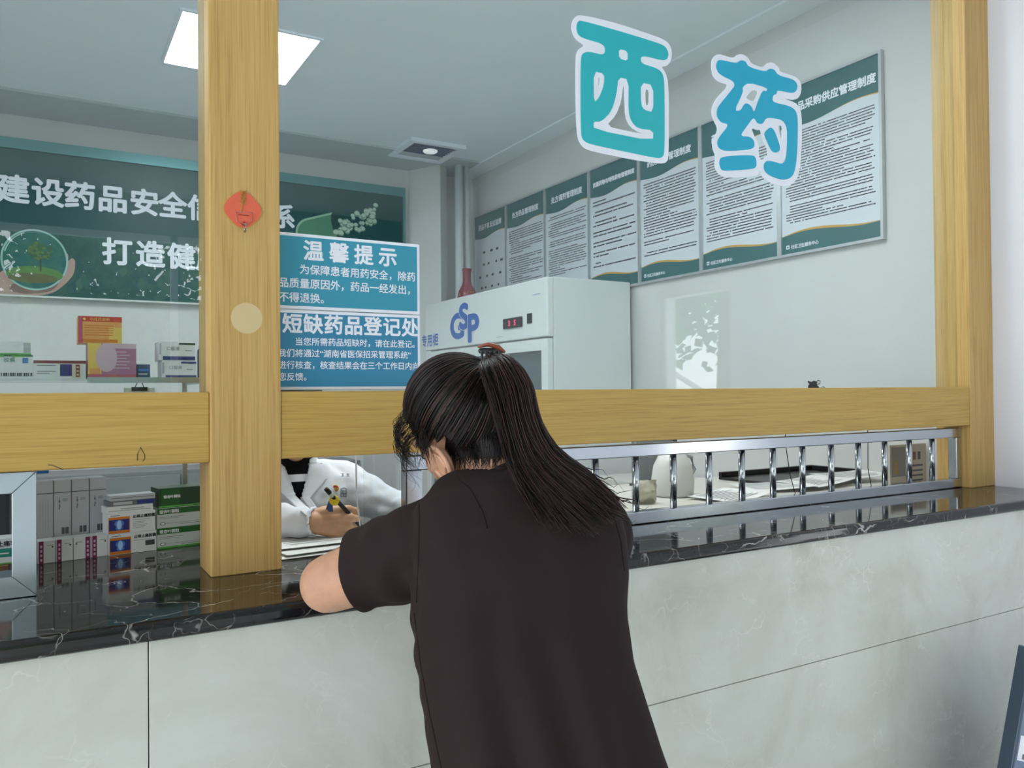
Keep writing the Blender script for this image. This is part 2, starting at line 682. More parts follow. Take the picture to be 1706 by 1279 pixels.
# square extractor with a lamp in its middle
vp = at(708, 250, z=ZCEIL)
t = thing('ceiling_vent', 'square grey ceiling extractor with small lamp by the back right corner', 'vent', (vp.x, vp.y, ZCEIL), .0)
f = MB(); f.X = Matrix.Translation((vp.x, vp.y - .03, ZCEIL))
w = .24
for a, c in (((-w, -w), (w, -w + .05)), ((-w, w - .05), (w, w)), ((-w, -w + .05), (-w + .05, w - .05)), ((w - .05, -w + .05), (w, w - .05))):
    f.box((a[0], a[1], -.03), (c[0], c[1], 0), WHITE)
f.build('frame', t)
f = MB(); f.X = Matrix.Translation((vp.x, vp.y - .03, ZCEIL))
f.box((-w + .05, -w + .05, -.004), (w - .05, w - .05, -.001), mat('vent_dark', rgb(78, 88, 112), .6))
for k in range(9):
    yy = -w + .07 + k * .042
    f.box((-w + .05, yy, -.018), (w - .05, yy + .012, -.006), mat('vent_slat', rgb(96, 106, 130), .5))
f.build('grille', t)
f = MB(); f.X = Matrix.Translation((vp.x + .02, vp.y - .06, ZCEIL - .034))
f.lathe([(.05, 0), (.06, .01), (.06, .016)], mat('lit_vent_lamp', (.9, .9, .95), .4, emit=(1, 1, 1), estr=.5))
f.build('lamp', t)

# pipes in the corner
for i, (px, dia) in enumerate(((765, .035), (778, .028))):
    p = at(px, 400, y=6.24 + .03 * i)
    b = MB(); b.X = Matrix.Translation((p.x, p.y, 0))
    b.lathe([(dia, 0), (dia, ZCEIL - .02)], mat('white_pvc', rgb(206, 210, 210), .35), 20)
    o = b.build('pipe')
    tag(o, ['thicker white vertical pipe in the back right corner', 'thinner white vertical pipe in the back right corner next to the notice boards'][i], 'pipe')

# ================================================================== banner on the back wall
BX0, BX1, BZ0, BZ1, BY = -2.4, 2.764, 2.185, 3.2765, 6.575
t = thing('wall_banner', 'long dark green slogan banner with white characters on the back wall', 'banner', (0, BY, BZ0))
MB().box((BX0, BY, BZ0), (BX1, YB, BZ1 - .07), BANNER_GREEN).build('board', t)
f = MB()
f.box((BX0, BY - .02, BZ1 - .075), (BX1, YB, BZ1), mat('banner_trim', rgb(96, 150, 152), .3, .4))
f.box((BX1, BY - .02, BZ0), (BX1 + .02, YB, BZ1), mat('banner_trim', rgb(96, 150, 152)))
f.box((BX0, BY - .012, BZ0 - .012), (BX1 + .02, YB, BZ0), mat('banner_edge', rgb(208, 214, 210), .4))
f.build('trim', t)


def chars(b, items, y, size, mt, bold):
    for ch, x, z in items:
        me = text_me(ch, size, bold, 6, 'CENTER')
        b.mesh(me, mt, facing((x, y, z - size * .37), (1, 0, 0), (0, 0, 1)))


b = MB()
xs = [-.148, .063, .263, .474, .688, .885, 1.09, 1.30, 1.51, 1.718]
chars(b, [(c, x, 2.92) for c, x in zip('建设药品安全信用体系', xs)], BY - .004, .205, WHITE, .0065)
chars(b, [(c, x, 2.535) for c, x in zip('打造健康', (.504, .728, .945, 1.15))], BY - .004, .205, WHITE, .0065)
b.build('lettering', t)

# printed picture: glass globe with a tree, held in a hand
def disc(cx, cz, rx, rz, y, mt, b, n=40, rot=0):
    pts = []
    for k in range(n):
        q = 2 * PI * k / n
        dx, dz = rx * math.cos(q), rz * math.sin(q)
        pts.append((cx + dx * math.cos(rot) - dz * math.sin(rot), y, cz + dx * math.sin(rot) + dz * math.cos(rot)))
    b.quad(pts, mt)


g = MB()
gc = at(58, 428, y=BY)
skin_p = mat('printed_skin', rgb(176, 144, 136), .5)
skin_d = mat('printed_skin_shade', rgb(128, 100, 98), .5)


def bpt(zx, zy):      # printed hand, from the picture's own outline on the banner
    p = at(zx / 3.552, 360 + zy / 3.552, y=BY - .002)
    return (p.x, p.z)


hand = [(-60, 380), (40, 300), (110, 330), (250, 345), (340, 325), (385, 215), (405, 225), (402, 270), (425, 245), (447, 262), (440, 340), (395, 395), (320, 455), (220, 472), (-60, 472)]
g.mesh(outline_mesh([[(v[0], v[1]) for v in chaikin([bpt(*q) for q in hand])]]), skin_p, facing((0, BY - .002, 0), (1, 0, 0), (0, 0, 1)))
low = [(60, 400), (180, 385), (330, 360), (350, 400), (300, 450), (150, 462), (50, 440)]
g.mesh(outline_mesh([[(v[0], v[1]) for v in chaikin([bpt(*q) for q in low])]]), skin_d, facing((0, BY - .003, 0), (1, 0, 0), (0, 0, 1)))
rx = .205
disc(gc.x, gc.z - .02, rx, .215, BY - .0035, mat('printed_globe_rim', rgb(150, 190, 186), .4), g)
disc(gc.x, gc.z - .02, rx - .012, .203, BY - .004, mat('printed_globe', rgb(24, 96, 94), .4), g)
disc(gc.x, gc.z - .125, rx * .84, .06, BY - .0045, mat('printed_grass', rgb(84, 128, 70), .5), g)
disc(gc.x - .01, gc.z - .15, rx * .74, .035, BY - .0048, mat('printed_soil', rgb(92, 96, 66), .5), g)
g.box((gc.x + .03, BY - .005, gc.z - .1), (gc.x + .04, BY - .0047, gc.z + .02), mat('printed_trunk', rgb(60, 66, 42), .5))
random.seed(3)
for k in range(60):
    q, r = random.uniform(0, 2 * PI), random.random() ** .5
    disc(gc.x + .035 + math.cos(q) * r * .07, gc.z + .045 + math.sin(q) * r * .06, .013, .011, BY - .0052 - k * 2e-5,
         mat(('printed_leaf_a', 'printed_leaf_b')[k % 2], (rgb(52, 92, 62), rgb(84, 112, 66))[k % 2], .5), g, 8)
arc = [V((gc.x + math.cos(a) * rx * .9, BY - .006, gc.z - .02 + math.sin(a) * .195)) for a in np.linspace(1.9, 2.9, 12)]
g.tube(arc, .004, mat('printed_glint', rgb(190, 216, 214), .4), 4)
cap = mat('printed_capsule', rgb(84, 140, 112), .4)
cap2 = mat('printed_capsule_light', rgb(150, 190, 160), .4)
cp = at(540, 383, y=BY)


def rounded(cx, cz, L, Wd, rot, y, mt, flat_end=False):
    pts = []
    for k in range(25):
        a = PI / 2 + PI * k / 24
        pts.append((-L / 2 + math.cos(a) * Wd, math.sin(a) * Wd))
    if flat_end:
        pts += [(L / 2, -Wd), (L / 2, Wd)]
    else:
        for k in range(25):
            a = -PI / 2 + PI * k / 24
            pts.append((L / 2 + math.cos(a) * Wd, math.sin(a) * Wd))
    g.quad([(cx + x * math.cos(rot) - z * math.sin(rot), y, cz + x * math.sin(rot) + z * math.cos(rot)) for x, z in pts], mt)


rounded(cp.x, cp.z, .24, .125, .32, BY - .003, cap2, True)
rounded(cp.x + .004, cp.z - .006, .236, .115, .32, BY - .0035, cap, True)
disc(cp.x + .115, cp.z + .038, .045, .125, BY - .004, mat('printed_capsule_dark', rgb(28, 74, 66), .4), g, 30, .32)
for k in range(46):
    a = random.random()
    x = cp.x + .11 + a * .34 + random.uniform(-.03, .03)
    z = cp.z + .03 + a * .14 + random.uniform(-.11, .09) * (.5 + .6 * a)
    rr = random.uniform(.016, .028)
    disc(x, z, rr * 1.2, rr, BY - .0045 - k * 4e-5, mat('printed_pill_rim', rgb(112, 150, 132), .4), g, 14, random.uniform(0, 3))
    disc(x, z + .003, rr * .95, rr * .74, BY - .0046 - k * 4e-5, mat('printed_pill', rgb(186, 208, 190), .4), g, 14)
g.build('printed_picture', t)

# ================================================================== notice boards on the right wall
QY = [6.553, 5.967, 5.351, 4.759, 4.194, 3.614, 3.017, 2.395]
ZQ0, ZQ1 = 2.185, 3.089
TITLES = ['药品不良反应监测', '处方调剂管理制度', '处方调剂管理制度', '抗菌药物与特殊药物管理制度', '药房药品管理制度', '药品质量管理制度', '药品采购供应管理制度']
TITLES[1] = '处方药品管理制度'
LABS = ['notice board with large sparse text, farthest along the right wall by the pipes',
        'framed green-topped notice board, second along the right wall from the pipes',
        'framed green-topped notice board, third along the right wall from the pipes',
        'framed notice board with widely spaced lines, fourth along the right wall from the pipes',
        'framed green-topped notice board whose title shows just right of the first big letter',
        'framed green-topped notice board partly behind the second big letter, second nearest the window post',
        'large framed notice board nearest the right window post, title reading medicine purchasing rules']
for i in range(7):
    ya, yb = QY[i], QY[i + 1]            # far and near edge
    w, h = ya - yb, ZQ1 - ZQ0
    t = thing('notice_board', LABS[i], 'notice board', (XW, (ya + yb) / 2, ZQ0), 0, 'framed notice boards on the right wall')
    X = facing((XW - .016, ya, ZQ0), (0, -1, 0), (0, 0, 1))      # local x towards the viewer, y up, z into the room
    e = .014
    f = MB(); f.X = X
    f.box((0, 0, -.012), (w, e, .012), ALU)
    f.box((0, h - e, -.012), (w, h, .012), ALU)
    f.box((0, e, -.012), (e, h - e, .012), ALU)
    f.box((w - e, e, -.012), (w, h - e, .012), ALU)
    f.build('frame', t)
    f = MB(); f.X = X
    f.box((e, e, -.01), (w - e, h - e, .002), mat('poster_paper', rgb(214, 220, 226), .35))
    f.build('sheet', t)
    # header with a wavy lower edge, gold line, footer
    x0, x1, y0, y1 = e, w - e, e, h - e
    f = MB(); f.X = X
    hb = .70 * h if False else h * .775

    def wave(x, base, amp, ph=0):
        q = (x - x0) / (x1 - x0)
        return base + amp * math.sin((q * 1.5 + ph) * 2 * PI * .72) + amp * 1.6 * (q - .5)
    nx = 24
    xsn = [x0 + (x1 - x0) * k / nx for k in range(nx + 1)]
    lowh = [wave(x, hb - .005, .012, .55) for x in xsn]
    f.add([(x, z, .0028) for x, z in zip(xsn, lowh)] + [(x, y1, .0028) for x in xsn],
          [(k, k + 1, nx + 2 + k, nx + 1 + k) for k in range(nx)], POSTER_GREEN)
    foot = h * .13 if i != 0 else h * .13
    topf = [foot + .016 * math.sin(((x - x0) / (x1 - x0)) * 5.2 + .2) - .012 for x in xsn]
    f.add([(x, y0, .0028) for x in xsn] + [(x, z, .0028) for x, z in zip(xsn, topf)],
          [(k, k + 1, nx + 2 + k, nx + 1 + k) for k in range(nx)], POSTER_GREEN)
    f.build('green_band', t)
    f = MB(); f.X = X
    f.add([(x, z, .0032) for x, z in zip(xsn, topf)] + [(x, z + .010 * math.sin(PI * k / nx) + .002, .0032) for k, (x, z) in enumerate(zip(xsn, topf))],
          [(k, k + 1, nx + 2 + k, nx + 1 + k) for k in range(nx)], GOLD)
    h0 = nx // 2
    f.add([(x, z - .006 * (k / (nx - h0)), .0032) for k, (x, z) in enumerate(zip(xsn[h0:], lowh[h0:]))] + [(x, z, .0033) for x, z in zip(xsn[h0:], lowh[h0:])],
          [(k, k + 1, nx - h0 + 2 + k, nx - h0 + 1 + k) for k in range(nx - h0)], GOLD)
    f.build('gold_line', t)
    f = MB(); f.X = X
    tl = TITLES[i]
    size = min(.052, (w - .06) / len(tl) * .93)
    f.mesh(text_me(tl, size, .0018, 3, 'CENTER'), WHITE, Matrix.Translation((w / 2 + (.02 if i == 6 else 0), h * .845, .0045)))
    f.mesh(text_me('社区卫生服务中心', .022, .0006, 2), WHITE, Matrix.Translation((x0 + .06, h * .045, .0045)))
    f.box((x0 + .028, h * .045, .003), (x0 + .048, h * .045 + .02, .004), WHITE)
    f.box((x0 + .033, h * .045 + .005, .004), (x0 + .043, h * .045 + .014, .0045), POSTER_GREEN)
    f.build('lettering', t)
    # the small print: rows of unreadable dashes
    f = MB(); f.X = X
    random.seed(20 + i)
    if i == 0:
        rows = [(.60, .02), (.48, .02), (.36, .02), (.25, .02)]
        for zf, th in rows:
            x = x0 + random.uniform(.05, .16)
            while x < x1 - .08:
                L = random.uniform(.03, .06)
                f.quad([(x, zf * h, .0034), (x + L * .8, zf * h, .0034), (x + L * .8, zf * h + th, .0034), (x, zf * h + th, .0034)], INK)
                x += L + random.uniform(.03, .10)
    else:
        nrow = [0, 26, 28, 20, 27, 30, 34][i]
        ztop, zbot = h * .725, h * .185
        dz = (ztop - zbot) / nrow
        for r in range(nrow):
            if i == 3 and r % 3 == 2 and random.random() < .9:
                continue
            if random.random() < .07:
                continue
            zz = ztop - r * dz
            xa = x0 + .03 + (.025 if random.random() < .35 else 0)
            xe = x1 - .03 - (random.random() ** 2 * (x1 - x0) * (.75 if random.random() < .4 else .05))
            x = xa
            th = dz * .46
            while x < xe:
                c = random.uniform(.008, .0105)
                if random.random() > .045:
                    k = random.uniform(.75, 1)
                    f.quad([(x, zz - th * k, .0034), (x + c * .86, zz - th * k, .0034), (x + c * .86, zz, .0034), (x, zz, .0034)], GREYINK if random.random() < .45 else INK)
                x += c
    f.build('small_print', t)

# ================================================================== medicine fridge against the right wall
FX, FY0, FY1, FZ = 2.778, 4.284, 6.15, 2.211
t = thing('medicine_fridge', 'tall white glass-door medicine fridge with blue letters on its header', 'fridge', (3.1, 5.2, 0))
MB().box((FX + .05, FY0, .08), (XW - .032, FY1, FZ), FRIDGE_W).build('body', t, .006)
b = MB(); b.box((FX + .05, FY0 + .01, 0), (XW - .05, FY1 - .01, .08), DARKGREY).build('plinth', t)
hz = 1.829
b = MB(); b.box((FX, FY0 - .004, hz), (FX + .05, FY1, FZ - .003), FRIDGE_W); b.build('header', t, .008)
nd = 3
dw = (FY1 - FY0) / nd
for k in range(nd):
    ya, yb = FY0 + k * dw + .004, FY0 + (k + 1) * dw - .004
    z0, z1 = .10, hz - .012
    e = .075
    d = MB()
    d.box((FX + .004, ya, z0), (FX + .046, ya + e, z1), FRIDGE_W)
    d.box((FX + .004, yb - e, z0), (FX + .046, yb, z1), FRIDGE_W)
    d.box((FX + .004, ya + e, z0), (FX + .046, yb - e, z0 + .09), FRIDGE_W)
    d.box((FX + .004, ya + e, z1 - .075), (FX + .046, yb - e, z1), FRIDGE_W)
    do = d.build('door', t, .003)
    MB().box((FX + .012, ya + e, z0 + .09), (FX + .018, yb - e, z1 - .075), ACRYL).build('pane', do)
    MB().box((FX + .040, ya + e, z0 + .09), (FX + .047, yb - e, z1 - .075), mat('fridge_inside', rgb(92, 104, 112), .5)).build('door_liner', do)
    MB().box((FX - .03, ya + .02, .95), (FX - .012, ya + .045, 1.35), ALU).box((FX - .012, ya + .02, .95), (FX + .004, ya + .045, .98), ALU).box((FX - .012, ya + .02, 1.32), (FX + .004, ya + .045, 1.35), ALU).build('handle', do)
# blue GSP emblem: the middle letter rides higher and overlaps its neighbours
BLUE = mat('blue_print', rgb(44, 98, 176), .4)
FXf = facing((FX - .001, 0, 0), (0, -1, 0), (0, 0, 1))
b = MB(); b.X = FXf
gy = 5.44
for k, (ch, dx, dz, sz) in enumerate((('G', -.235, -.085, .26), ('S', -.075, -.02, .26), ('P', .055, -.125, .28))):
    me = text_me(ch, sz, .0165, 8)
    b.mesh(me, mat('white_halo', rgb(216, 220, 220), .4), Matrix.Translation((-gy + dx - .0, 1.985 + dz, .0004 + .0006 * k)) @ Matrix.Diagonal((1.3, 1, 1, 1)))
    b.mesh(text_me(ch, sz, .0115, 8), BLUE, Matrix.Translation((-gy + dx, 1.985 + dz, .0008 + .0006 * k)) @ Matrix.Diagonal((1.3, 1, 1, 1)))
b.build('emblem', t)
b = MB(); b.X = FXf
for ch, yy in zip('药品专用柜', (6.36, 6.28, 6.165, 6.055, 5.945)):
    if yy < 6.2:
        b.mesh(text_me(ch, .105, .003, 4), BLUE, Matrix.Translation((-yy - .05, 1.87, .0008)))
b.build('lettering', t)
dp0, dp1 = at(839, 550, x=FX), at(872, 525, x=FX)
dm = MB(); dm.X = FXf
ym, zm = -(dp0.y + dp1.y) / 2, (dp0.z + dp1.z) / 2
ds = dm.box((ym - .125, zm - .035, 0), (ym + .125, zm + .035, .012), BLACK).build('temperature_display', t, .006)
dd = MB(); dd.X = FXf
for dx in (-.045, .03):
    dd.mesh(text_me('5' if dx > 0 else '3', .05, .0015, 3), mat('red_digits', rgb(230, 50, 90), .5, emit=rgb(255, 60, 110), estr=1.6), Matrix.Translation((ym + dx, zm - .018, .0135)))
dd.build('red_digits', ds)
MB().box((FX - .008, dp1.y - .11, zm - .02), (FX, dp1.y - .055, zm + .045), BLACK).build('switch', t, .002)
b = MB(); b.X = FXf
b.box((-4.45, 2.105, 0), (-4.36, 2.108, .0006), BLUE)
b.box((-4.94, 1.862, 0), (-4.85, 1.864, .0006), GREYINK)
b.build('maker_mark', t)

# red bottle on the fridge
rb = at(778, 470, y=5.9)
b = MB(); b.X = Matrix.Translation((rb.x, rb.y, FZ))
red = mat('red_glaze', rgb(128, 26, 40), .2)
b.lathe([(.05, 0), (.075, .01), (.08, .05), (.07, .10), (.042, .15), (.034, .18), (.034, .262), (.04, .268), (.04, .285), (.03, .287)], red, 28)
o = b.build('body')
bt = thing('red_bottle', 'dark red long-necked bottle with gold specks on top of the fridge', 'bottle', (rb.x, rb.y, FZ))
o.parent = bt; o.matrix_parent_inverse = mw(bt).inverted()
b = MB()
random.seed(5)
for k in range(26):
    q, z = random.uniform(0, 2 * PI), random.uniform(.03, .09)
    r = .082 - max(0, z - .05) * .2
    c = V((rb.x + r * math.cos(q), rb.y + r * math.sin(q), FZ + z))
    b.X = Matrix.Translation(c)
    b.lathe([(.001, -.005), (.005, 0), (.001, .005)], GOLD, 6)
b.build('gold_specks', bt)

# ================================================================== stickers and signs on the timber and the glass
def plate(loops, y, th, mt, name, parent):
    """loops of world (x, z); plate from y - th to y facing the lobby"""
    me = outline_mesh(loops, th / 2)
    me.materials.clear()
    me.materials.append(mt)
    me.transform(facing((0, y - th / 2, 0), (1, 0, 0), (0, 0, 1)))
    return link(name, me, parent)


def zoomloop(pts, n=2):
    out = []
    for zx, zy in pts:
        p = at(920 + zx / 3.552, zy / 3.552, y=YG - .006)
        out.append((p.x, p.z))
    return [(v[0], v[1]) for v in (chaikin(out, n) if n else out)]


XI_W = [(165, 82), (400, 140), (640, 222), (690, 250), (712, 300), (705, 360), (680, 390), (645, 392), (672, 425), (692, 500), (692, 935), (675, 962), (640, 968), (480, 945), (230, 893), (180, 870), (148, 815), (140, 600), (140, 330), (155, 290), (195, 268), (140, 235), (118, 190), (113, 150), (130, 105)]
XI_WH = [[(275, 455), (284, 465), (280, 505), (274, 517)], [(424, 490), (430, 560), (432, 690), (462, 750), (520, 785), (577, 797), (450, 775), (320, 745), (380, 680), (410, 600)], [(552, 528), (575, 533), (572, 625), (555, 620)]]
XI_T = [(165, 118), (420, 190), (640, 258), (675, 280), (690, 320), (680, 350), (655, 358), (526, 325), (524, 375), (610, 400), (650, 425), (665, 480), (666, 905), (650, 932), (620, 936), (400, 890), (215, 850), (180, 825), (170, 780), (168, 340), (185, 312), (220, 305), (312, 328), (314, 262), (180, 225), (150, 200), (143, 160), (150, 130)]
XI_TH = [[(395, 288), (448, 302), (448, 362), (395, 346)], [(245, 420), (310, 435), (308, 500), (280, 575), (245, 610)], [(392, 455), (455, 470), (452, 660), (470, 720), (510, 760), (600, 770), (598, 835), (245, 765), (245, 718), (290, 720), (350, 660), (380, 560)], [(524, 487), (600, 503), (600, 665), (545, 650), (526, 620)]]
YA_W = [(985, 315), (1070, 345), (1100, 320), (1135, 320), (1165, 345), (1180, 375), (1245, 400), (1275, 370), (1310, 368), (1345, 400), (1350, 425), (1440, 450), (1475, 485), (1478, 540), (1460, 580), (1425, 592), (1360, 578), (1440, 605), (1470, 640), (1480, 700), (1478, 900), (1462, 1040), (1425, 1090), (1370, 1105), (1300, 1085), (1245, 1050), (1228, 1000), (1222, 1035), (1190, 1042), (1100, 1050), (1020, 1048), (985, 1030), (960, 985), (968, 920), (950, 880), (948, 830), (985, 765), (950, 700), (942, 650), (965, 590), (1050, 500), (985, 485), (950, 450), (942, 390), (950, 340)]
YA_WH = [[(1160, 560), (1190, 530), (1220, 540), (1200, 590), (1185, 600), (1150, 580)], [(1180, 755), (1215, 770), (1232, 765), (1240, 800), (1285, 910), (1240, 950), (1222, 920), (1225, 850), (1200, 810)], [(1340, 740), (1362, 745), (1365, 850), (1340, 760)]]
YA_T = [(990, 352), (1090, 375), (1115, 355), (1145, 362), (1160, 395), (1262, 425), (1285, 405), (1315, 410), (1335, 445), (1430, 470), (1452, 500), (1448, 535), (1425, 552), (1330, 532), (1330, 555), (1305, 565), (1303, 605), (1400, 625), (1440, 650), (1455, 700), (1450, 920), (1435, 1020), (1410, 1055), (1360, 1065), (1290, 1040), (1255, 1010), (1252, 970), (1270, 950), (1310, 955), (1360, 972), (1380, 950), (1390, 900), (1392, 715), (1270, 690), (1245, 735), (1215, 730), (1193, 690), (1150, 750), (1110, 805), (1170, 808), (1195, 830), (1198, 870), (1170, 885), (1030, 895), (990, 880), (975, 850), (985, 815), (1050, 735), (1000, 725), (975, 690), (975, 650), (990, 620), (1040, 560), (1095, 490), (990, 440), (970, 400), (975, 365)]
YA_TH = [[(1125, 515), (1165, 488), (1275, 520), (1270, 540), (1245, 535), (1215, 610), (1200, 655), (1190, 660), (1185, 640), (1165, 615), (1140, 610), (1115, 655), (1078, 655), (1130, 545)]]
YA_X = [[(1285, 755), (1300, 755), (1320, 780), (1350, 870), (1345, 895), (1320, 905), (1295, 890), (1255, 800), (1260, 780)], [(1000, 925), (1190, 915), (1208, 940), (1210, 985), (1190, 1000), (1020, 1012), (998, 1000), (988, 960)]]
for nm, lab, wl, tl, lc in (('letter_sticker', 'big turquoise and white character sticker, the left one on the glass', [zoomloop(XI_W)] + [zoomloop(q, 1) for q in XI_WH], [zoomloop(XI_T)] + [zoomloop(q, 1) for q in XI_TH], TEAL_LET),
                            ('letter_sticker', 'big sky-blue and white character sticker, the right one on the glass', [zoomloop(YA_W)] + [zoomloop(q, 1) for q in YA_WH], [zoomloop(YA_T)] + [zoomloop(q, 1) for q in YA_TH] + [zoomloop(q) for q in YA_X], CYAN_LET)):
    t = thing(nm, lab, 'sticker', (sum(p[0] for p in wl[0]) / len(wl[0]), YG - .004, 2.17))
    plate(wl, YG - .0035, .0012, WHITE, 'white_outline', t)
    plate(tl, YG - .0049, .0012, lc, 'coloured_character', t)


def sign(name, label, cat, z0, z1, colour, title, tsize, tgap, tx, tz, lines, lsize, lx, lz, lgap):
    x0, x1 = .4735, .835
    t = thing(name, label, cat, (x0, YG, z0))
    y = YG - .0035
    MB().box((x0, y - .004, z0), (x1, y, z1), WHITE).build('board', t, .006, 3)
    e = .0075
    MB().box((x0, y - .0048, z0 + e), (x1 - e, y - .004, z1 - e), colour).build('printed_panel', t)
    b = MB()
    for k, ch in enumerate(title):
        b.mesh(text_me(ch, tsize, tsize * .028, 5, 'CENTER'), WHITE, facing((tx + k * tgap, y - .0052, tz), (1, 0, 0), (0, 0, 1)))
    for k, ln in enumerate(lines):
        b.mesh(text_me(ln, lsize, lsize * .014, 3), WHITE, facing((lx, y - .0052, lz - k * lgap), (1, 0, 0), (0, 0, 1)))
    b.build('lettering', t)


SZ = at(699, 525, y=YG).z
sign('notice_sign', 'teal notice sign on the glass, the upper of two beside the post', 'sign', SZ + .001, 1.849, TEAL_SIGN,
     '温馨提示', .050, .0623, .562, 1.792, ['\u3000\u3000为保障患者用药安全，除药', '品质量原因外，药品一经发出，', '不得退换。'], .0246, .479, 1.756, .0335)
sign('register_sign', 'blue-teal shortage register sign on the glass, the lower of two beside the post', 'sign', 1.482, SZ - .001, BLUE_SIGN,
     '短缺药品登记处', .048, .0494, .511, 1.619, ['\u3000\u3000当您所需药品短缺时，请在此登记。', '我们将通过“湖南省医保招采管理系统”', '进行核查，核查结果会在三个工作日内向', '您反馈。'], .0197, .477, 1.588, .0275)

# orange paper diamond with a wheat ear, on the post
fc = at(405, 349, y=YF - .003)
FR = MB()
t = thing('paper_charm', 'small orange-red paper diamond with wheat ear stuck on the timber post', 'decoration', (fc.x, YF, fc.z))
dia = [(v[0], v[1]) for v in chaikin([(fc.x - .051, fc.z), (fc.x, fc.z - .051), (fc.x + .051, fc.z), (fc.x, fc.z + .051)], 3)]
plate([[(fc.x + (x - fc.x) * 1.05, fc.z + (z - fc.z) * 1.05) for x, z in dia]], YF, .0012, mat('gold_paper', rgb(196, 160, 80), .5), 'gold_edge', t)
plate([dia], YF - .0012, .001, mat('orange_paper', rgb(226, 104, 74), .6), 'card', t)
b = MB()
gm = mat('gold_print', rgb(190, 140, 60), .5)
b.tube([(fc.x - .004, YF - .003, fc.z - .008), (fc.x - .002, YF - .003, fc.z + .012), (fc.x + .003, YF - .003, fc.z + .04)], .0012, gm, 6)
for k in range(6):
    for s_ in (-1, 1):
        z = fc.z + .010 + k * .0052
        b.tube([(fc.x - .002 + k * .001, YF - .003, z), (fc.x + s_ * .006, YF - .0032, z + .006)], [.0006, .0016], gm, 5)
b.build('wheat_ear', t)
b = MB()
pm = mat('rose_print', rgb(222, 120, 110), .5)
b.tube([(fc.x - .016, YF - .003, fc.z - .006), (fc.x - .014, YF - .003, fc.z - .026), (fc.x + .004, YF - .003, fc.z - .036), (fc.x + .018, YF - .003, fc.z - .024), (fc.x + .018, YF - .003, fc.z - .006), (fc.x - .016, YF - .003, fc.z - .006)], .0014, pm, 6)
b.tube([(fc.x - .010, YF - .003, fc.z - .012), (fc.x + .012, YF - .003, fc.z - .012)], .001, mat('dark_print', rgb(150, 60, 50), .5), 5)
b.build('bowl_print', t)
b = MB()
b.tube([(fc.x + .002, YF - .004, fc.z - .028), (fc.x + .002, YF - .012, fc.z - .034), (fc.x + .002, YF - .016, fc.z - .045), (fc.x + .002, YF - .010, fc.z - .050), (fc.x + .003, YF - .006, fc.z - .046)], .0024, STEEL, 8)
tag(b.build('hook'), 'tiny metal hook at the bottom tip of the orange paper diamond', 'hook')
# round pale patch left by a sticker
cc = at(411, 530, y=YF)
plate([[(cc.x + .034 * math.cos(q), cc.z + .034 * math.sin(q)) for q in np.linspace(0, 2 * PI, 40)[:-1]]], YF, .0004, mat('pale_adhesive', rgb(212, 190, 142), .6), 'round_sticker', None)
tag(bpy.data.objects['round_sticker'], 'round pale sticker on the timber post below the orange diamond', 'sticker')
# pencilled drop and scratch on the left rail
b = MB()
dp = [at(x, y, y=YF + .0035) for x, y in ((229, 767), (229, 757), (234, 745), (241, 757), (241, 764), (238, 768))]
b.tube(dp, .0008, INK, 5)
tag(b.build('pencil_drop'), 'small pencilled drop outline on the left timber rail', 'pencil mark')
b = MB()
b.tube([at(x, y, y=YF + .0035) for x, y in ((80, 774), (88, 775), (105, 782))], .0007, INK, 5)
tag(b.build('pencil_scratch'), 'short dark scratch on the lower edge of the left timber rail', 'pencil mark')

# little black cat sticker standing on the right rail, on the glass
cs = [at(1226 + x / 3.552, 560 + y / 3.552, y=YG - .004) for x, y in ((428, 318), (428, 290), (436, 284), (424, 268), (430, 264), (445, 270), (462, 262), (478, 268), (480, 290), (492, 300), (494, 318))]
t = thing('cat_sticker', 'tiny black cat silhouette sticker above the right part of the rail', 'sticker', (cs[0].x, YG, ZR1))
plate([[(p.x, p.z) for p in cs]], YG - .0035, .001, BLACK, 'cat_body', t)
b = MB()
b.tube([at(1226 + x / 3.552, 560 + y / 3.552, y=YG - .004) for x, y in ((482, 285), (497, 280), (499, 266), (488, 260), (479, 266), (482, 273))], .0015, BLACK, 6)
b.tube([at(1226 + x / 3.552, 560 + y / 3.552, y=YG - .004) for x, y in ((505, 318), (505, 303), (516, 298), (526, 304), (526, 318))], .0015, BLACK, 6)
b.build('cat_tail', t)

# ================================================================== steel grille and steel hatch frame
t = thing('steel_grille', 'polished steel bar grille standing on the counter under the right rail', 'grille', (2, 1.888, ZC))
GY = 1.888
MB().box((.790, GY - .018, ZC + .0005), (3.178, GY + .018, ZC + .037), STEEL).build('bottom_rail', t, .003)
MB().box((.790, GY - .018, 1.278), (3.178, GY + .018, 1.316), STEEL).build('top_rail', t, .003)
b = MB()
x = .91
for xb in [.942, 1.088, 1.237, 1.385, 1.533, 1.68, 1.828, 1.973, 2.118, 2.263, 2.412, 2.56, 2.712, 2.861, 3.006]:
    q = MB(); q.tube([(xb, GY, ZC + .035), (xb, GY, 1.280)], .0105, STEEL, 16)
    q.build('bar', t)
MB().box((3.142, GY - .018, ZC + .037), (3.178, GY + .018, 1.278), STEEL).build('end_upright', t, .003)
MB().box((.790, GY - .018, ZC + .037), (.835, GY + .018, 1.278), STEEL).build('end_upright', t, .003)

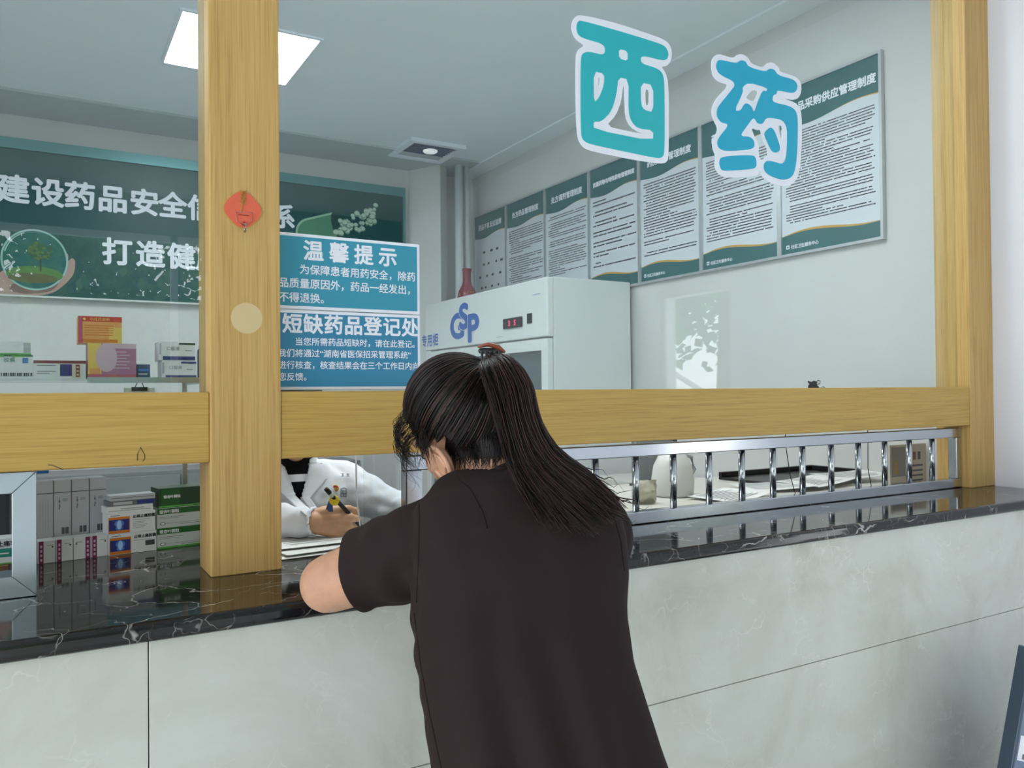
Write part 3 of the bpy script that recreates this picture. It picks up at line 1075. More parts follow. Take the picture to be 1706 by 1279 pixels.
t = thing('hatch_frame', 'square stainless steel hatch frame at the left end of the counter', 'frame', (-.3, 1.85, ZC))
hx1, hx0 = -.003, -.62
z0, z1, wd, y0, y1 = ZC + .0005, 1.3245, .042, 1.853, 1.93
for nm, pts in (('right_side', [(hx1, z0), (hx1, z1), (hx1 - wd, z1 - wd), (hx1 - wd, z0 + wd)]), ('left_side', [(hx0, z0), (hx0 + wd, z0 + wd), (hx0 + wd, z1 - wd), (hx0, z1)]),
                ('top_side', [(hx0, z1), (hx0 + wd, z1 - wd), (hx1 - wd, z1 - wd), (hx1, z1)]), ('bottom_side', [(hx0, z0), (hx1, z0), (hx1 - wd, z0 + wd), (hx0 + wd, z0 + wd)])):
    b = MB()
    n = 4
    b.add([(x, y0, z) for x, z in pts] + [(x, y1, z) for x, z in pts], [(0, 1, 2, 3), (7, 6, 5, 4)] + [(i, i + n, (i + 1) % n + n, (i + 1) % n) for i in range(n)], STEEL_B)
    b.build(nm, t, .0012)

# ================================================================== medicine boxes left of the post
BOXW = mat('white_carton', rgb(222, 226, 228), .5)
BOXS = mat('silver_carton', rgb(176, 180, 184), .4)
MAG = mat('magenta_print', rgb(122, 24, 84), .5)
ORG = mat('orange_print', rgb(206, 120, 30), .5)
NAVY = mat('navy_print', rgb(30, 44, 120), .5)
XRAY = mat('xray_blue_print', rgb(70, 120, 210), .5)
XLIT = mat('xray_pale_print', rgb(170, 205, 240), .5)
GRN = mat('green_print', rgb(22, 92, 30), .5)
GRNL = mat('light_green_print', rgb(84, 168, 70), .5)
GRND = mat('dark_green_carton', rgb(18, 58, 26), .5)
REDP = mat('red_print', rgb(196, 52, 48), .5)
PEACH = mat('peach_print', rgb(226, 160, 96), .5)
YEL = mat('yellow_print', rgb(228, 196, 104), .5)
PURP = mat('mauve_print', rgb(172, 116, 152), .5)
PINKW = mat('pale_mauve_print', rgb(206, 180, 196), .5)
CREAM = mat('cream_print', rgb(214, 206, 180), .5)
TEALP = mat('teal_print', rgb(30, 140, 120), .5)


def fence(x):                     # the boxes stand in a row turned slightly from the counter
    return 2.20 + .16 * x


class Carton:
    """a carton whose front face spans two pixels; u, v in 0..1 across its front"""
    def __init__(s, name, label, px0, px1, pyt, z0, y, dep, mt, h=None, group=None, yaw=.16, cat='medicine box'):
        a = at(px0, pyt, y=y + .0)
        c = at(px1, pyt, y=y + .0)
        s.w = (c.x - a.x)
        s.h = h if h else a.z - z0
        ang = math.atan(yaw)
        s.o = V((a.x, y + (yaw * a.x if yaw else 0), z0))
        s.w = s.w / math.cos(ang)
        s.d = dep
        s.b = MB()
        s.b.X = Matrix.Translation(s.o) @ Matrix.Rotation(ang, 4, 'Z')
        s.b.box((0, 0, 0), (s.w, dep, s.h), mt)
        s.name, s.label, s.group, s.cat = name, label, group, cat
        s.k = 0

    def r(s, u0, v0, u1, v1, mt):
        s.k += 1
        y = -.0003 - s.k * .00004
        s.b.quad([(u0 * s.w, y, v0 * s.h), (u1 * s.w, y, v0 * s.h), (u1 * s.w, y, v1 * s.h), (u0 * s.w, y, v1 * s.h)], mt)
        return s

    def e(s, u, v, ru, rv, mt, n=20):
        s.k += 1
        y = -.0003 - s.k * .00004
        s.b.quad([((u + ru * math.cos(2 * PI * k / n)) * s.w, y, (v + rv * math.sin(2 * PI * k / n)) * s.h) for k in range(n)], mt)
        return s

    def t(s, u, v, txt, size, mt, bold=0.):
        s.k += 1
        s.b.mesh(text_me(txt, size, bold, 2), mt, facing((u * s.w, -.0003 - s.k * .00004, v * s.h), (1, 0, 0), (0, 0, 1)))
        return s

    def top(s, mt, u0=0., u1=1.):
        s.b.quad([(u0 * s.w, 0, s.h + .0003), (u1 * s.w, 0, s.h + .0003), (u1 * s.w, s.d, s.h + .0003), (u0 * s.w, s.d, s.h + .0003)], mt)
        return s

    def done(s):
        return tag(s.b.build(s.name), s.label, s.cat, s.group)


ZK = ZC + .0006
# four small white cartons with a magenta stripe
ORD = ['first', 'second', 'third', 'fourth']
for k, (a, c) in enumerate(((63, 92.5), (93.5, 122), (123, 152), (153, 181))):
    q = Carton('medicine_box', f'small white carton with magenta stripe on the counter, {ORD[k]} from the steel hatch frame', a, c, 902 - k * 2, ZK, 2.20, .05, BOXW, .052, 'small magenta-striped cartons')
    u = .05 if k != 2 else .68
    q.r(u, 0, u + .27, 1, MAG)
    for m_ in range(4):
        q.r(u + .08, .1 + m_ * .2, u + .19, .22 + m_ * .2, PINKW)
    q.r(.5 if k != 2 else .12, .78, .85 if k != 2 else .5, .80, GREYINK).r(.78 if k != 2 else .12, .68, .88 if k != 2 else .2, .75, INK)
    q.r(.97, 0, 1, 1, BOXS)
    q.done()
# four tall silver-white cartons behind them
for k, (a, c) in enumerate(((60, 88.5), (89.5, 118.5), (119.5, 148.5), (149.5, 178))):
    q = Carton('medicine_box', f'tall plain white carton behind the small ones, {ORD[k]} from the steel hatch frame', a, c, 798, ZK, 2.258, .06, BOXS, .188, 'tall plain white cartons')
    q.r(.0, .835, 1, .845, DARKGREY)
    q.r(.0, 0, .02, 1, DARKGREY)
    if k:
        q.r(.45, .30, .86, .385, DARKGREY).r(.62, .30, .66, .385, BOXS)
        for j in range(5):
            q.r(.28 + .02 * (j % 3), .62 + j * .03, .34 + .03 * (j % 2), .65 + j * .03, GREYINK)
        q.r(.5, .72, .8, .76, mat('faint_print', rgb(150, 156, 162), .5))
    else:
        for j in range(4):
            q.r(.2 + j * .16, .35, .23 + j * .16, .75, mat('faint_print', rgb(150, 156, 162), .5))
    q.done()


def xray_box(label, pyt, z0, h, px0=182, px1=264):
    q = Carton('medicine_box', label, px0, px1, pyt, z0, 2.195, .05, BOXW, h)
    q.r(.02, .02, .46, .82, ORG).r(.03, .16, .445, .70, NAVY)
    q.e(.24, .50, .10, .17, XRAY).e(.24, .28, .08, .10, XRAY).e(.24, .44, .05, .22, XLIT)
    q.t(.52, .72, '止咳止痛胶囊', .0088, INK, .0004)
    q.r(.06, .88, .25, .91, GREYINK).r(.52, .60, .88, .615, GREYINK)
    if h > .0505:
        q.r(.76, .30, .96, .55, DARKGREY)
    else:
        for j in range(5):
            q.r(.52, .2 + j * .075, .75 + .04 * (j % 3), .215 + j * .075, GREYINK)
    q.done()


xray_box('white carton with orange and blue bone-scan picture, lower of two in the stack', 876, ZK, .051)
xray_box('white carton with orange and blue bone-scan picture, upper of two in the stack', 828, ZK + .0516, .050, 180, 262)
zz = ZK + .1022
q = Carton('medicine_box', 'flat white carton lying on the two bone-scan cartons', 178, 258, 815, zz, 2.197, .05, BOXW, .0165)
q.r(.05, .3, .95, .36, GREYINK).r(.3, .5, .8, .7, LIGHTGREY).done()
q = Carton('medicine_box', 'dark flat carton with blue corner high in the bone-scan stack', 182, 262, 806, zz + .0171, 2.2, .05, mat('grey_carton', rgb(104, 106, 112), .4), .012)
q.r(.6, .1, .98, .9, NAVY).r(.1, .2, .5, .8, LIGHTGREY).done()
q = Carton('medicine_box', 'silver blister carton topping the bone-scan stack', 185, 262, 795, zz + .0297, 2.2, .05, BOXS, .013)
q.r(.03, .45, .97, .55, GREYINK).done()
# green cartons
for k, (zb, h, lb) in enumerate(((0, .052, 'lowest'), (.0526, .050, 'middle'))):
    q = Carton('medicine_box', f'white carton with green title band beside the post, {lb} of the green stack', 265, 347, 862, ZK + zb, 2.2, .07, mat('pale_green_carton', rgb(196, 204, 200), .5), h, 'green banded cartons')
    q.r(0, .70, 1, 1, GRN).t(.05, .76, '银杏叶颗粒', .0098, BOXW, .0003)
    q.r(.05, .55, .55, .57, GREYINK).r(.05, .48, .45, .495, GREYINK).e(.12, .22, .06, .08, GREYINK).e(.12, .22, .04, .055, BOXW)
    q.r(.2, .22, .98, .235, GREYINK).r(.5, .14, .98, .16, GREYINK)
    if k == 0:
        q.r(0, 0, 1, .09, GRNL)
    q.done()
q = Carton('medicine_box', 'dark green carton on top of the green stack', 268, 347, 786, ZK + .1032, 2.205, .07, GRND, .05)
q.r(.05, .1, .45, .95, mat('mid_green_print', rgb(26, 84, 30), .5)).t(.1, .5, '银杏叶颗粒', .0085, BOXW, .0003).r(0, .03, 1, .1, GRNL).done()

# rack over those boxes: steel legs and a clear shelf at eye level
t = thing('display_rack', 'clear shelf rack with steel edge standing over the boxes left of the post', 'shelf', (-.1, 2.4, ZC))
ZS = at(270, 631, y=2.16).z
MB().box((-.75, 2.16, ZS - .006), (.36, 2.40, ZS), ACRYL).build('shelf_board', t)
b = MB()
b.box((.10, 2.152, ZS - .010), (.362, 2.160, ZS + .004), STEEL_B)
b.box((.352, 2.16, ZS - .012), (.362, 2.42, ZS + .004), STEEL_B)
b.build('shelf_edge', t)
for x, y in ((-.74, 2.405), (.352, 2.405)):
    MB().box((x - .006, y - .006, ZC), (x + .006, y + .006, ZS - .006), STEEL_B).build('leg', t)
for x in (-.74,):
    MB().box((x - .006, 2.16, ZC), (x + .006, 2.172, ZS - .006), STEEL_B).build('leg', t)
MB().box((-.75, 2.24, 1.345), (.36, 2.41, 1.351), ACRYL).build('lower_board', t)
ZS += .0006
ZL = 1.3516

Y1 = 2.23


def shelf_box(label, px0, px1, pyt, z0, h, mt, y=Y1, dep=.09):
    return Carton('medicine_box', label, px0, px1, pyt, z0, y, dep, mt, h, yaw=0)


def hh(py0, py1, y=Y1):
    return (at(200, py0, y=y).z - at(200, py1, y=y).z)


q = shelf_box('white carton with green leaf border and barcode, lower of two at rack left end', -14, 55, 594, ZS, hh(594, 632), BOXW)
q.r(0, .93, 1, 1.0, GRN).r(.1, .9, .3, .97, GRNL).r(.5, .9, .8, .97, GRNL).r(.74, .66, .88, .88, mat('sky_print', rgb(56, 130, 196), .5))
for j in range(14):
    q.r(.22 + j * .055, .12, .22 + j * .055 + (.04 if j % 3 else .02), .26, INK)
q.t(.28, .72, '胶囊', .012, TEALP).done()
zt = ZS + hh(594, 632) + .0006
q = shelf_box('white carton with grey side, upper of two at the left edge of the rack', -14, 52, 572, zt, hh(572, 593), BOXW)
q.r(.8, .1, .98, .9, LIGHTGREY).r(0, .0, 1, .12, GRNL).done()
q = shelf_box('white carton with red-brown top and navy square, beside the leafy carton', 55.6, 143, 602, ZS, hh(602, 632), BOXW)
q.r(0, .84, 1, 1, mat('maroon_print', rgb(128, 60, 72), .5)).r(.5, .16, .73, .80, NAVY).r(.73, .05, .9, .82, CREAM).r(.80, .12, .88, .78, mat('maroon_print', rgb(128, 60, 72)))
for j in range(3):
    q.r(.82, .2 + j * .2, .86, .28 + j * .2, CREAM)
q.r(.06, .72, .42, .75, GREYINK).r(.06, .4, .42, .43, GREYINK).r(.06, .3, .3, .33, GREYINK).done()
q = shelf_box('orange and mauve carton carrying the red one, in the middle of the rack', 146, 227, 573, ZS, hh(573, 632), PURP, 2.225)
q.r(0, 0, .28, 1, YEL).r(.03, 0, .25, .3, PEACH).e(.38, .6, .22, .4, PINKW).r(.3, .86, 1, 1, PINKW).r(0, .02, 1, .14, mat('rose_band', rgb(186, 84, 110), .5))
for j in range(6):
    q.r(.38, .3 + j * .09, .86 - .06 * (j % 2), .325 + j * .09, PINKW)
q.done()
zo = ZS + hh(573, 632, 2.225) + .0006
q = shelf_box('red and orange carton standing highest on the rack', 130, 203, 529, zo, hh(529, 572.6), PEACH, 2.225)
q.r(0, .80, 1, 1, REDP).r(0, 0, .1, 1, mat('rose_band', rgb(186, 84, 110))).r(.7, .0, 1, .6, YEL).r(.1, .02, .9, .14, ORG)
q.t(.26, .84, '中成药说明', .0088, YEL).e(.14, .89, .03, .05, YEL)
for j in range(5):
    q.r(.14, .28 + j * .09, .8, .31 + j * .09, ORG)
q.done()
q = shelf_box('small navy carton lying low beside the mauve carton', 228, 250, 607, ZS, hh(607, 632), mat('navy_grey_carton', rgb(56, 76, 116), .5))
q.r(.1, .3, .8, .4, LIGHTGREY).r(.1, .55, .9, .7, XRAY).done()
for k, (a, c, p0, p1, zz) in enumerate(((270, 327, 600, 632, ZS), (265, 325, 567, 599, ZS + hh(600, 632) + .0006))):
    q = shelf_box(f'white and blue carton near the post, {("lower", "upper")[k]} of two', a, c, p0, zz, hh(p0, p1), BOXW)
    q.r(.1, .02, 1, .22, NAVY).r(.55, .84, 1, .95, INK if k else NAVY).t(.2, .55, '口服液', .0105, GREYINK).r(.72, .52, .9, .55, GREYINK).r(0, .3, .06, .9, LIGHTGREY).done()
gp = at(337, 585, y=2.33)
b = MB(); b.X = Matrix.Translation((gp.x + .005, 2.33, ZS))
b.lathe([(.018, 0), (.018, .08), (.014, .086), (.014, .094)], DARKGREY, 16)
tag(b.build('pill_bottle'), 'slim dark grey bottle at the post end of the rack', 'bottle')
# on the lower board, just seen over the rail
for k, (a, c, mt, mt2, lb) in enumerate(((-10, 14, BOXW, ORG, 'white carton with orange foot under the rack shelf, leftmost'), (16, 48, BOXW, LIGHTGREY, 'plain white carton under the rack shelf, second from the left'),
                                         (53, 141, BOXW, NAVY, 'white, navy and cream carton under the rack shelf'), (150, 212, PINKW, PURP, 'speckled mauve carton under the rack shelf, below the orange one'))):
    q = Carton('medicine_box', lb, a, c, 640, ZL, 2.26, .09, mt, .118, yaw=0)
    if k == 0:
        q.r(0, .8, 1, .93, ORG)
    elif k == 2:
        q.r(.5, 0, .73, .97, NAVY).r(.73, 0, .92, .97, CREAM).r(.80, .3, .88, .9, mat('maroon_print', rgb(128, 60, 72)))
    elif k == 3:
        random.seed(4)
        for j in range(50):
            u, v = random.uniform(.05, .95), random.uniform(.5, .97)
            q.e(u, v, .02, .015, (PURP, BOXW, ORG)[j % 3], 6)
    q.done()
# white slip in a black binder clip, blue pen
sp = at(232, 648, y=2.20)
b = MB()
b.box((sp.x - .035, 2.195, 1.352), (sp.x + .035, 2.20, at(232, 646, y=2.2).z), PAPER)
tag(b.build('paper_slip'), 'white paper slip held by a black binder clip under the rack shelf', 'paper')
b = MB()
zc_ = at(232, 646, y=2.2).z
for s_ in (-1, 1):
    b.tube([(sp.x + s_ * .012, 2.196, zc_ - .004), (sp.x + s_ * .006, 2.192, zc_ + .012), (sp.x + s_ * .014, 2.190, zc_ + .026), (sp.x + s_ * .022, 2.190, zc_ + .022)], .0012, BLACK, 6)
b.box((sp.x - .018, 2.191, zc_ - .008), (sp.x + .018, 2.204, zc_ + .002), BLACK)
tag(b.build('binder_clip'), 'black wire binder clip gripping the white paper slip', 'clip')
b = MB()
a_, c_ = at(268, 648, y=2.30), at(318, 646, y=2.30)
b.tube([(a_.x, 2.30, ZL + .006), (a_.x + .03, 2.30, ZL + .006)], .006, mat('blue_plastic', rgb(44, 110, 170), .35), 10)
b.tube([(a_.x + .03, 2.30, ZL + .006), (c_.x, 2.30, ZL + .006)], .005, BOXW, 10)
tag(b.build('marker_pen'), 'blue-capped white marker on the lower board of the rack', 'pen')

# seen through the hatch frame
q = Carton('medicine_box', 'white carton with green label seen through the steel hatch frame', -60, 33, 905, ZC + .022, 2.12, .06, BOXW, hh(905, 945, 2.12), yaw=0)
q.r(.45, .28, .92, .62, TEALP).e(.96, .45, .08, .22, BOXW).t(.58, .72, '止痛软膏', .0125, INK, .0004).r(0, 0, 1, .06, GRNL).r(.5, .4, .8, .45, BOXW).done()
q = Carton('brown_carton', 'low brown carton under the green-labelled box inside the hatch frame', -70, 13, 950, ZC + .0006, 2.10, .09, mat('brown_card', rgb(120, 82, 58), .7), .021, yaw=0, cat='carton')
q.done()
t = thing('printer', 'dark grey label printer with blue tray behind the steel hatch frame', 'printer', (-.2, 2.6, ZC))
px_ = at(17, 860, y=2.55)
MB().box((px_.x - .32, 2.55, ZC), (px_.x + .0, 2.83, ZC + .15), DARKGREY).build('body', t, .01)
MB().box((px_.x - .28, 2.546, ZC + .05), (px_.x - .03, 2.552, ZC + .11), BLACK).build('slot', t)
MB().box((px_.x - .30, 2.53, ZC + .185), (px_.x + .09, 2.80, ZC + .20), mat('blue_plastic', rgb(44, 110, 170))).build('tray', t, .003)
MB().box((px_.x - .2, 2.6, ZC + .15), (px_.x - .06, 2.78, ZC + .185), DARKGREY).build('tray_stand', t)
b = MB(); b.X = Matrix.Translation((px_.x + .06, 2.5, ZC))
b.lathe([(.022, 0), (.022, .07), (.012, .08), (.012, .09)], BOXW, 18)
o = b.build('body')
t = thing('eye_drop_bottle', 'small white bottle with blue cap beside the dark printer', 'bottle', (px_.x + .06, 2.5, ZC))
o.parent = t; o.matrix_parent_inverse = mw(t).inverted()
b = MB(); b.X = Matrix.Translation((px_.x + .06, 2.5, ZC + .09))
b.lathe([(.016, 0), (.016, .028), (.013, .03)], mat('blue_plastic', rgb(44, 110, 170)), 18).build('cap', t)

# back cabinet below the banner, so the view under the rail ends on furniture
def cabinet(name, label, x0, x1, y0, y1, z1, nd, mt):
    t = thing(name, label, 'cabinet', ((x0 + x1) / 2, (y0 + y1) / 2, 0))
    MB().box((x0, y0 + .02, 0), (x1, y1, z1), mt).build('body', t, .004)
    w = (x1 - x0) / nd
    for k in range(nd):
        d = MB().box((x0 + k * w + .004, y0, .08), (x0 + (k + 1) * w - .004, y0 + .02, z1 - .03), mt).build('door', t, .003)
        MB().box((x0 + (k + .88) * w, y0 - .02, z1 * .5), (x0 + (k + .91) * w, y0, z1 * .5 + .12), ALU).build('handle', d)
    return t


cabinet('storage_cabinet', 'dark grey storage cabinet along the back wall behind the seated clerk', -1.8, 2.2, 6.1, 6.55, .95, 6, mat('grey_laminate', rgb(120, 126, 126), .45))

# ================================================================== behind the right grille
t = thing('paper_tray', 'black paper tray behind the loose sheets at the right grille', 'tray', (2.6, 2.55, ZD))
p0, p1 = at(1240, 800, y=2.62), at(1396, 790, y=2.62)
b = MB()
b.box((p0.x, 2.50, ZD), (p1.x, 2.78, ZD + .012), BLACK)
b.box((p0.x, 2.76, ZD + .012), (p1.x, 2.78, ZD + .035), BLACK)
b.box((p1.x - .02, 2.50, ZD + .012), (p1.x, 2.76, ZD + .035), BLACK)
b.build('tray', t, .002)
random.seed(11)


def sheet(label, c, w, h, rz, z, curl=.004, name='paper_sheet', lines=10, group=None):
    t = MB()
    t.X = Matrix.Translation((c[0], c[1], z)) @ Matrix.Rotation(rz, 4, 'Z')
    nx, ny = 8, 8
    vs, fs = [], []
    for th in (0, .0012):
        for i in range(nx + 1):
            for j in range(ny + 1):
                u, v = i / nx, j / ny
                zz = curl * (u * u + .6 * v * (1 - u)) + th
                vs.append(((u - .5) * w, (v - .5) * h, zz))
    n1 = (nx + 1) * (ny + 1)
    for i in range(nx):
        for j in range(ny):
            k = i * (ny + 1) + j
            fs.append((k + n1, k + ny + 1 + n1, k + ny + 2 + n1, k + 1 + n1))
            fs.append((k, k + 1, k + ny + 2, k + ny + 1))
    t.add(vs, fs, PAPER, True)
    for r in range(lines):
        y = h * (.4 - r * .8 / max(1, lines))
        u0, u1 = .12, random.uniform(.6, .9)
        v = y / h + .5
        q0 = curl * (u0 * u0 + .6 * v * (1 - u0)) + .0018
        q1 = curl * (u1 * u1 + .6 * v * (1 - u1)) + .0018
        t.quad([((u0 - .5) * w, y, q0), ((u1 - .5) * w, y, q1), ((u1 - .5) * w, y + .004, q1), ((u0 - .5) * w, y + .004, q0)], GREYINK)
    return tag(t.build(name), label, 'paper', group)


for k, (px, py, rz, lb) in enumerate(((1240, 832, .3, 'loose white sheet behind the right grille, nearest the counter middle'), (1310, 818, -.35, 'loose printed sheet topping the pile behind the right grille'),
                                      (1380, 812, .15, 'loose white sheet behind the right grille, in front of the black tray'), (1440, 803, -.2, 'loose white sheet behind the right grille, nearest the post'))):
    p = at(px, py, z=ZD)
    sheet(lb, (p.x, p.y + .07), .30, .21, rz, ZD + .002 + .006 * k, .015, group='loose sheets behind the right grille')
# clear jug / kettle, medicine bag, grey monitor
kp = at(1150, 830, z=ZD)
b = MB(); b.X = Matrix.Translation((kp.x, kp.y + .1, ZD))
b.lathe([(.075, 0), (.082, .01), (.085, .06), (.075, .12), (.055, .16), (.03, .178), (.028, .19)], mat('white_kettle', rgb(206, 208, 204), .3), 28)
o = b.build('body')
t = thing('kettle', 'white rounded kettle behind the steel bars', 'kettle', (kp.x, kp.y + .1, ZD))
o.parent = t; o.matrix_parent_inverse = mw(t).inverted()
b = MB()
b.tube([(kp.x + .05, kp.y + .1, ZD + .165), (kp.x + .10, kp.y + .1, ZD + .15), (kp.x + .115, kp.y + .1, ZD + .10), (kp.x + .08, kp.y + .1, ZD + .055)], .009, LIGHTGREY, 10)
b.build('handle', t)
mp = at(1092, 800, y=2.75)
t = thing('monitor', 'grey backed computer monitor turned away behind the steel bars', 'monitor', (mp.x, 2.75, ZD))
MB().box((mp.x - .10, 2.74, ZD + .03), (mp.x + .10, 2.765, ZD + .34), mat('monitor_grey', rgb(126, 132, 136), .45)).build('back_panel', t, .005)
MB().box((mp.x + .10, 2.735, ZD + .03), (mp.x + .115, 2.77, ZD + .34), DARKGREY).build('bezel', t)
MB().box((mp.x - .03, 2.745, ZD + .01), (mp.x + .03, 2.76, ZD + .05), DARKGREY).box((mp.x - .09, 2.68, ZD), (mp.x + .09, 2.82, ZD + .01), DARKGREY).build('stand', t)
bp = at(1092, 842, z=ZD)
b = MB()
random.seed(9)
nx, ny = 10, 8
vs, fs = [], []
for i in range(nx + 1):
    for j in range(ny + 1):
        u, v = i / nx, j / ny
        puff = .03 * math.sin(PI * u) * math.sin(PI * v)
        vs.append((bp.x - .055 + .11 * u, bp.y + .06 - puff + random.uniform(-.006, .006), ZD + .0005 + .085 * v))
for i in range(nx + 1):
    for j in range(ny + 1):
        u, v = i / nx, j / ny
        vs.append((bp.x - .055 + .11 * u, bp.y + .066 + .03 * math.sin(PI * u) * math.sin(PI * v), ZD + .0005 + .085 * v))
n1 = (nx + 1) * (ny + 1)
for i in range(nx):
    for j in range(ny):
        k = i * (ny + 1) + j
        fs.append((k, k + ny + 1, k + ny + 2, k + 1))
        fs.append((k + n1, k + 1 + n1, k + ny + 2 + n1, k + ny + 1 + n1))
b.add(vs, fs, mat('bag_film', rgb(186, 184, 164), .18), True)
tag(b.build('medicine_bag'), 'crumpled shiny pale medicine bag standing behind the steel bars', 'bag')
# leaflet card against the jamb
l0, l1 = at(1484, 742, y=2.2), at(1545, 800, y=2.2)
t = thing('photo_card', 'upright card with grey photo and text beside the right jamb', 'card', ((l0.x + l1.x) / 2, 2.21, ZD))
ZT = l0.z
MB().box((l0.x, 2.205, ZD), (l1.x - .0, 2.22, ZT), mat('card_face', rgb(186, 182, 172), .5)).build('card', t)
b = MB()
wc = l1.x - .0 - l0.x
b.xz(l0.x + .01, ZD + .03, l0.x + wc * .42, ZT - .01, 2.2044, mat('grey_photo', rgb(134, 136, 138), .5))
b.xz(l0.x + wc * .12, ZD + .04, l0.x + wc * .2, ZD + .10, 2.2042, mat('ochre_print', rgb(176, 140, 70), .5))
for k in range(3):
    b.xz(l0.x + wc * (.50 + .13 * k), ZT - .07, l0.x + wc * (.58 + .13 * k), ZT - .035, 2.2042, (GREYINK, mat('brown_print', rgb(120, 84, 74), .5))[k % 2])
for k in range(4):
    b.xz(l0.x + wc * .48, ZT - .10 - .022 * k, l0.x + wc * .9, ZT - .092 - .022 * k, 2.2042, GREYINK)
b.build('print', t)
# clear screen between clerk and grille
c0, c1 = at(597, 860, y=2.0), at(664, 830, y=2.0)
t = thing('acrylic_screen', 'clear acrylic screen edge standing on the counter before the clerk', 'screen', (c0.x, 2.0, ZC))
MB().box((c0.x + .015, 1.998, ZC + .0005), (c1.x + .03, 2.002, 1.33), ACRYL).build('sheet', t)
b = MB()
b.tube([(c0.x + .016, 2.0, ZC + .002), (c0.x + .005, 2.0, ZC + .05), (c0.x - .004, 2.0, ZC + .12), (c0.x - .006, 2.0, 1.33)], .0022, mat('acrylic_edge', rgb(214, 222, 224), .15), 8)
b.build('bright_edge', t)
MB().box((c1.x + .015, 1.99, ZC + .0005), (c1.x + .03, 2.01, 1.33), STEEL_B).build('steel_edge', t)
# thin black pen cords hanging behind the bars
for k, (pts, lb) in enumerate(((((1309, 742), (1316, 790), (1326, 826)), 'thin black cord hanging behind the bars near the loose sheets'), (((1446, 738), (1446, 780), (1452, 812)), 'thin black cord hanging behind the bars near the right post'))):
    b = MB()
    pp = [at(x, y, y=1.925) for x, y in pts]
    pp = [V((pp[0].x, 1.925, 1.326))] + pp + [V((pp[-1].x + .003, 1.925, ZC + .001))]
    b.tube(pp, .0016, BLACK, 6)
    tag(b.build('hanging_wire'), lb, 'wire')
# office furniture behind the grille
cabinet('low_cabinet', 'pale cabinet along the right wall below the notice boards', 2.95, XW - .02, 2.9, 4.1, .95, 1, mat('pale_laminate', rgb(196, 198, 192), .45))

# papers between the woman and the clerk
for k, (px, py, rz, lb) in enumerate(((530, 915, .05, 'lowest sheet of the stack under the writing hand'), (535, 912, .12, 'middle sheet of the stack under the writing hand'), (528, 908, .0, 'top sheet of the stack under the writing hand'))):
    p = at(px, py, z=ZC)
    sheet(lb, (p.x + .02, p.y + .02), .29, .20, rz, ZC + .001 + .006 * k, .004, group='sheets under the writing hand', lines=0 if k < 2 else 7)

# ================================================================== display stand at the right end of the lobby
kp = at(1695, 1279, y=1.30)
t = thing('display_stand', 'leaning blue-grey floor display with white label, at the bottom right', 'display stand', (2.5, 1.30, 0))
X = Matrix.Translation((2.27, 1.30, 0)) @ Matrix.Rotation(.355, 4, 'Y')
b = MB(); b.X = X
b.box((-.015, -.02, .0), (.0, .02, .75), mat('stand_edge', rgb(70, 84, 100), .35, .6)).build('left_edge', t, .003)
b = MB(); b.X = X
b.box((0, -.012, .0), (.45, .012, .74), mat('stand_panel', rgb(104, 122, 150), .3)).build('panel', t)
b = MB(); b.X = X
b.xz(.02, .43, .20, .50, -.0126, WHITE)
b.xz(.045, .48, .075, .495, -.0129, GREYINK)
b.xz(.045, .435, .075, .45, -.0129, GREYINK)
b.xz(.03, .0, .40, .32, -.0126, mat('purple_print', rgb(66, 34, 110), .4))
b.xz(.02, .0, .42, .30, -.0129, WHITE)
b.build('print', t)
MB().box((2.25, 1.18, 0), (2.75, 1.42, .02), DARKGREY).build('base', t)

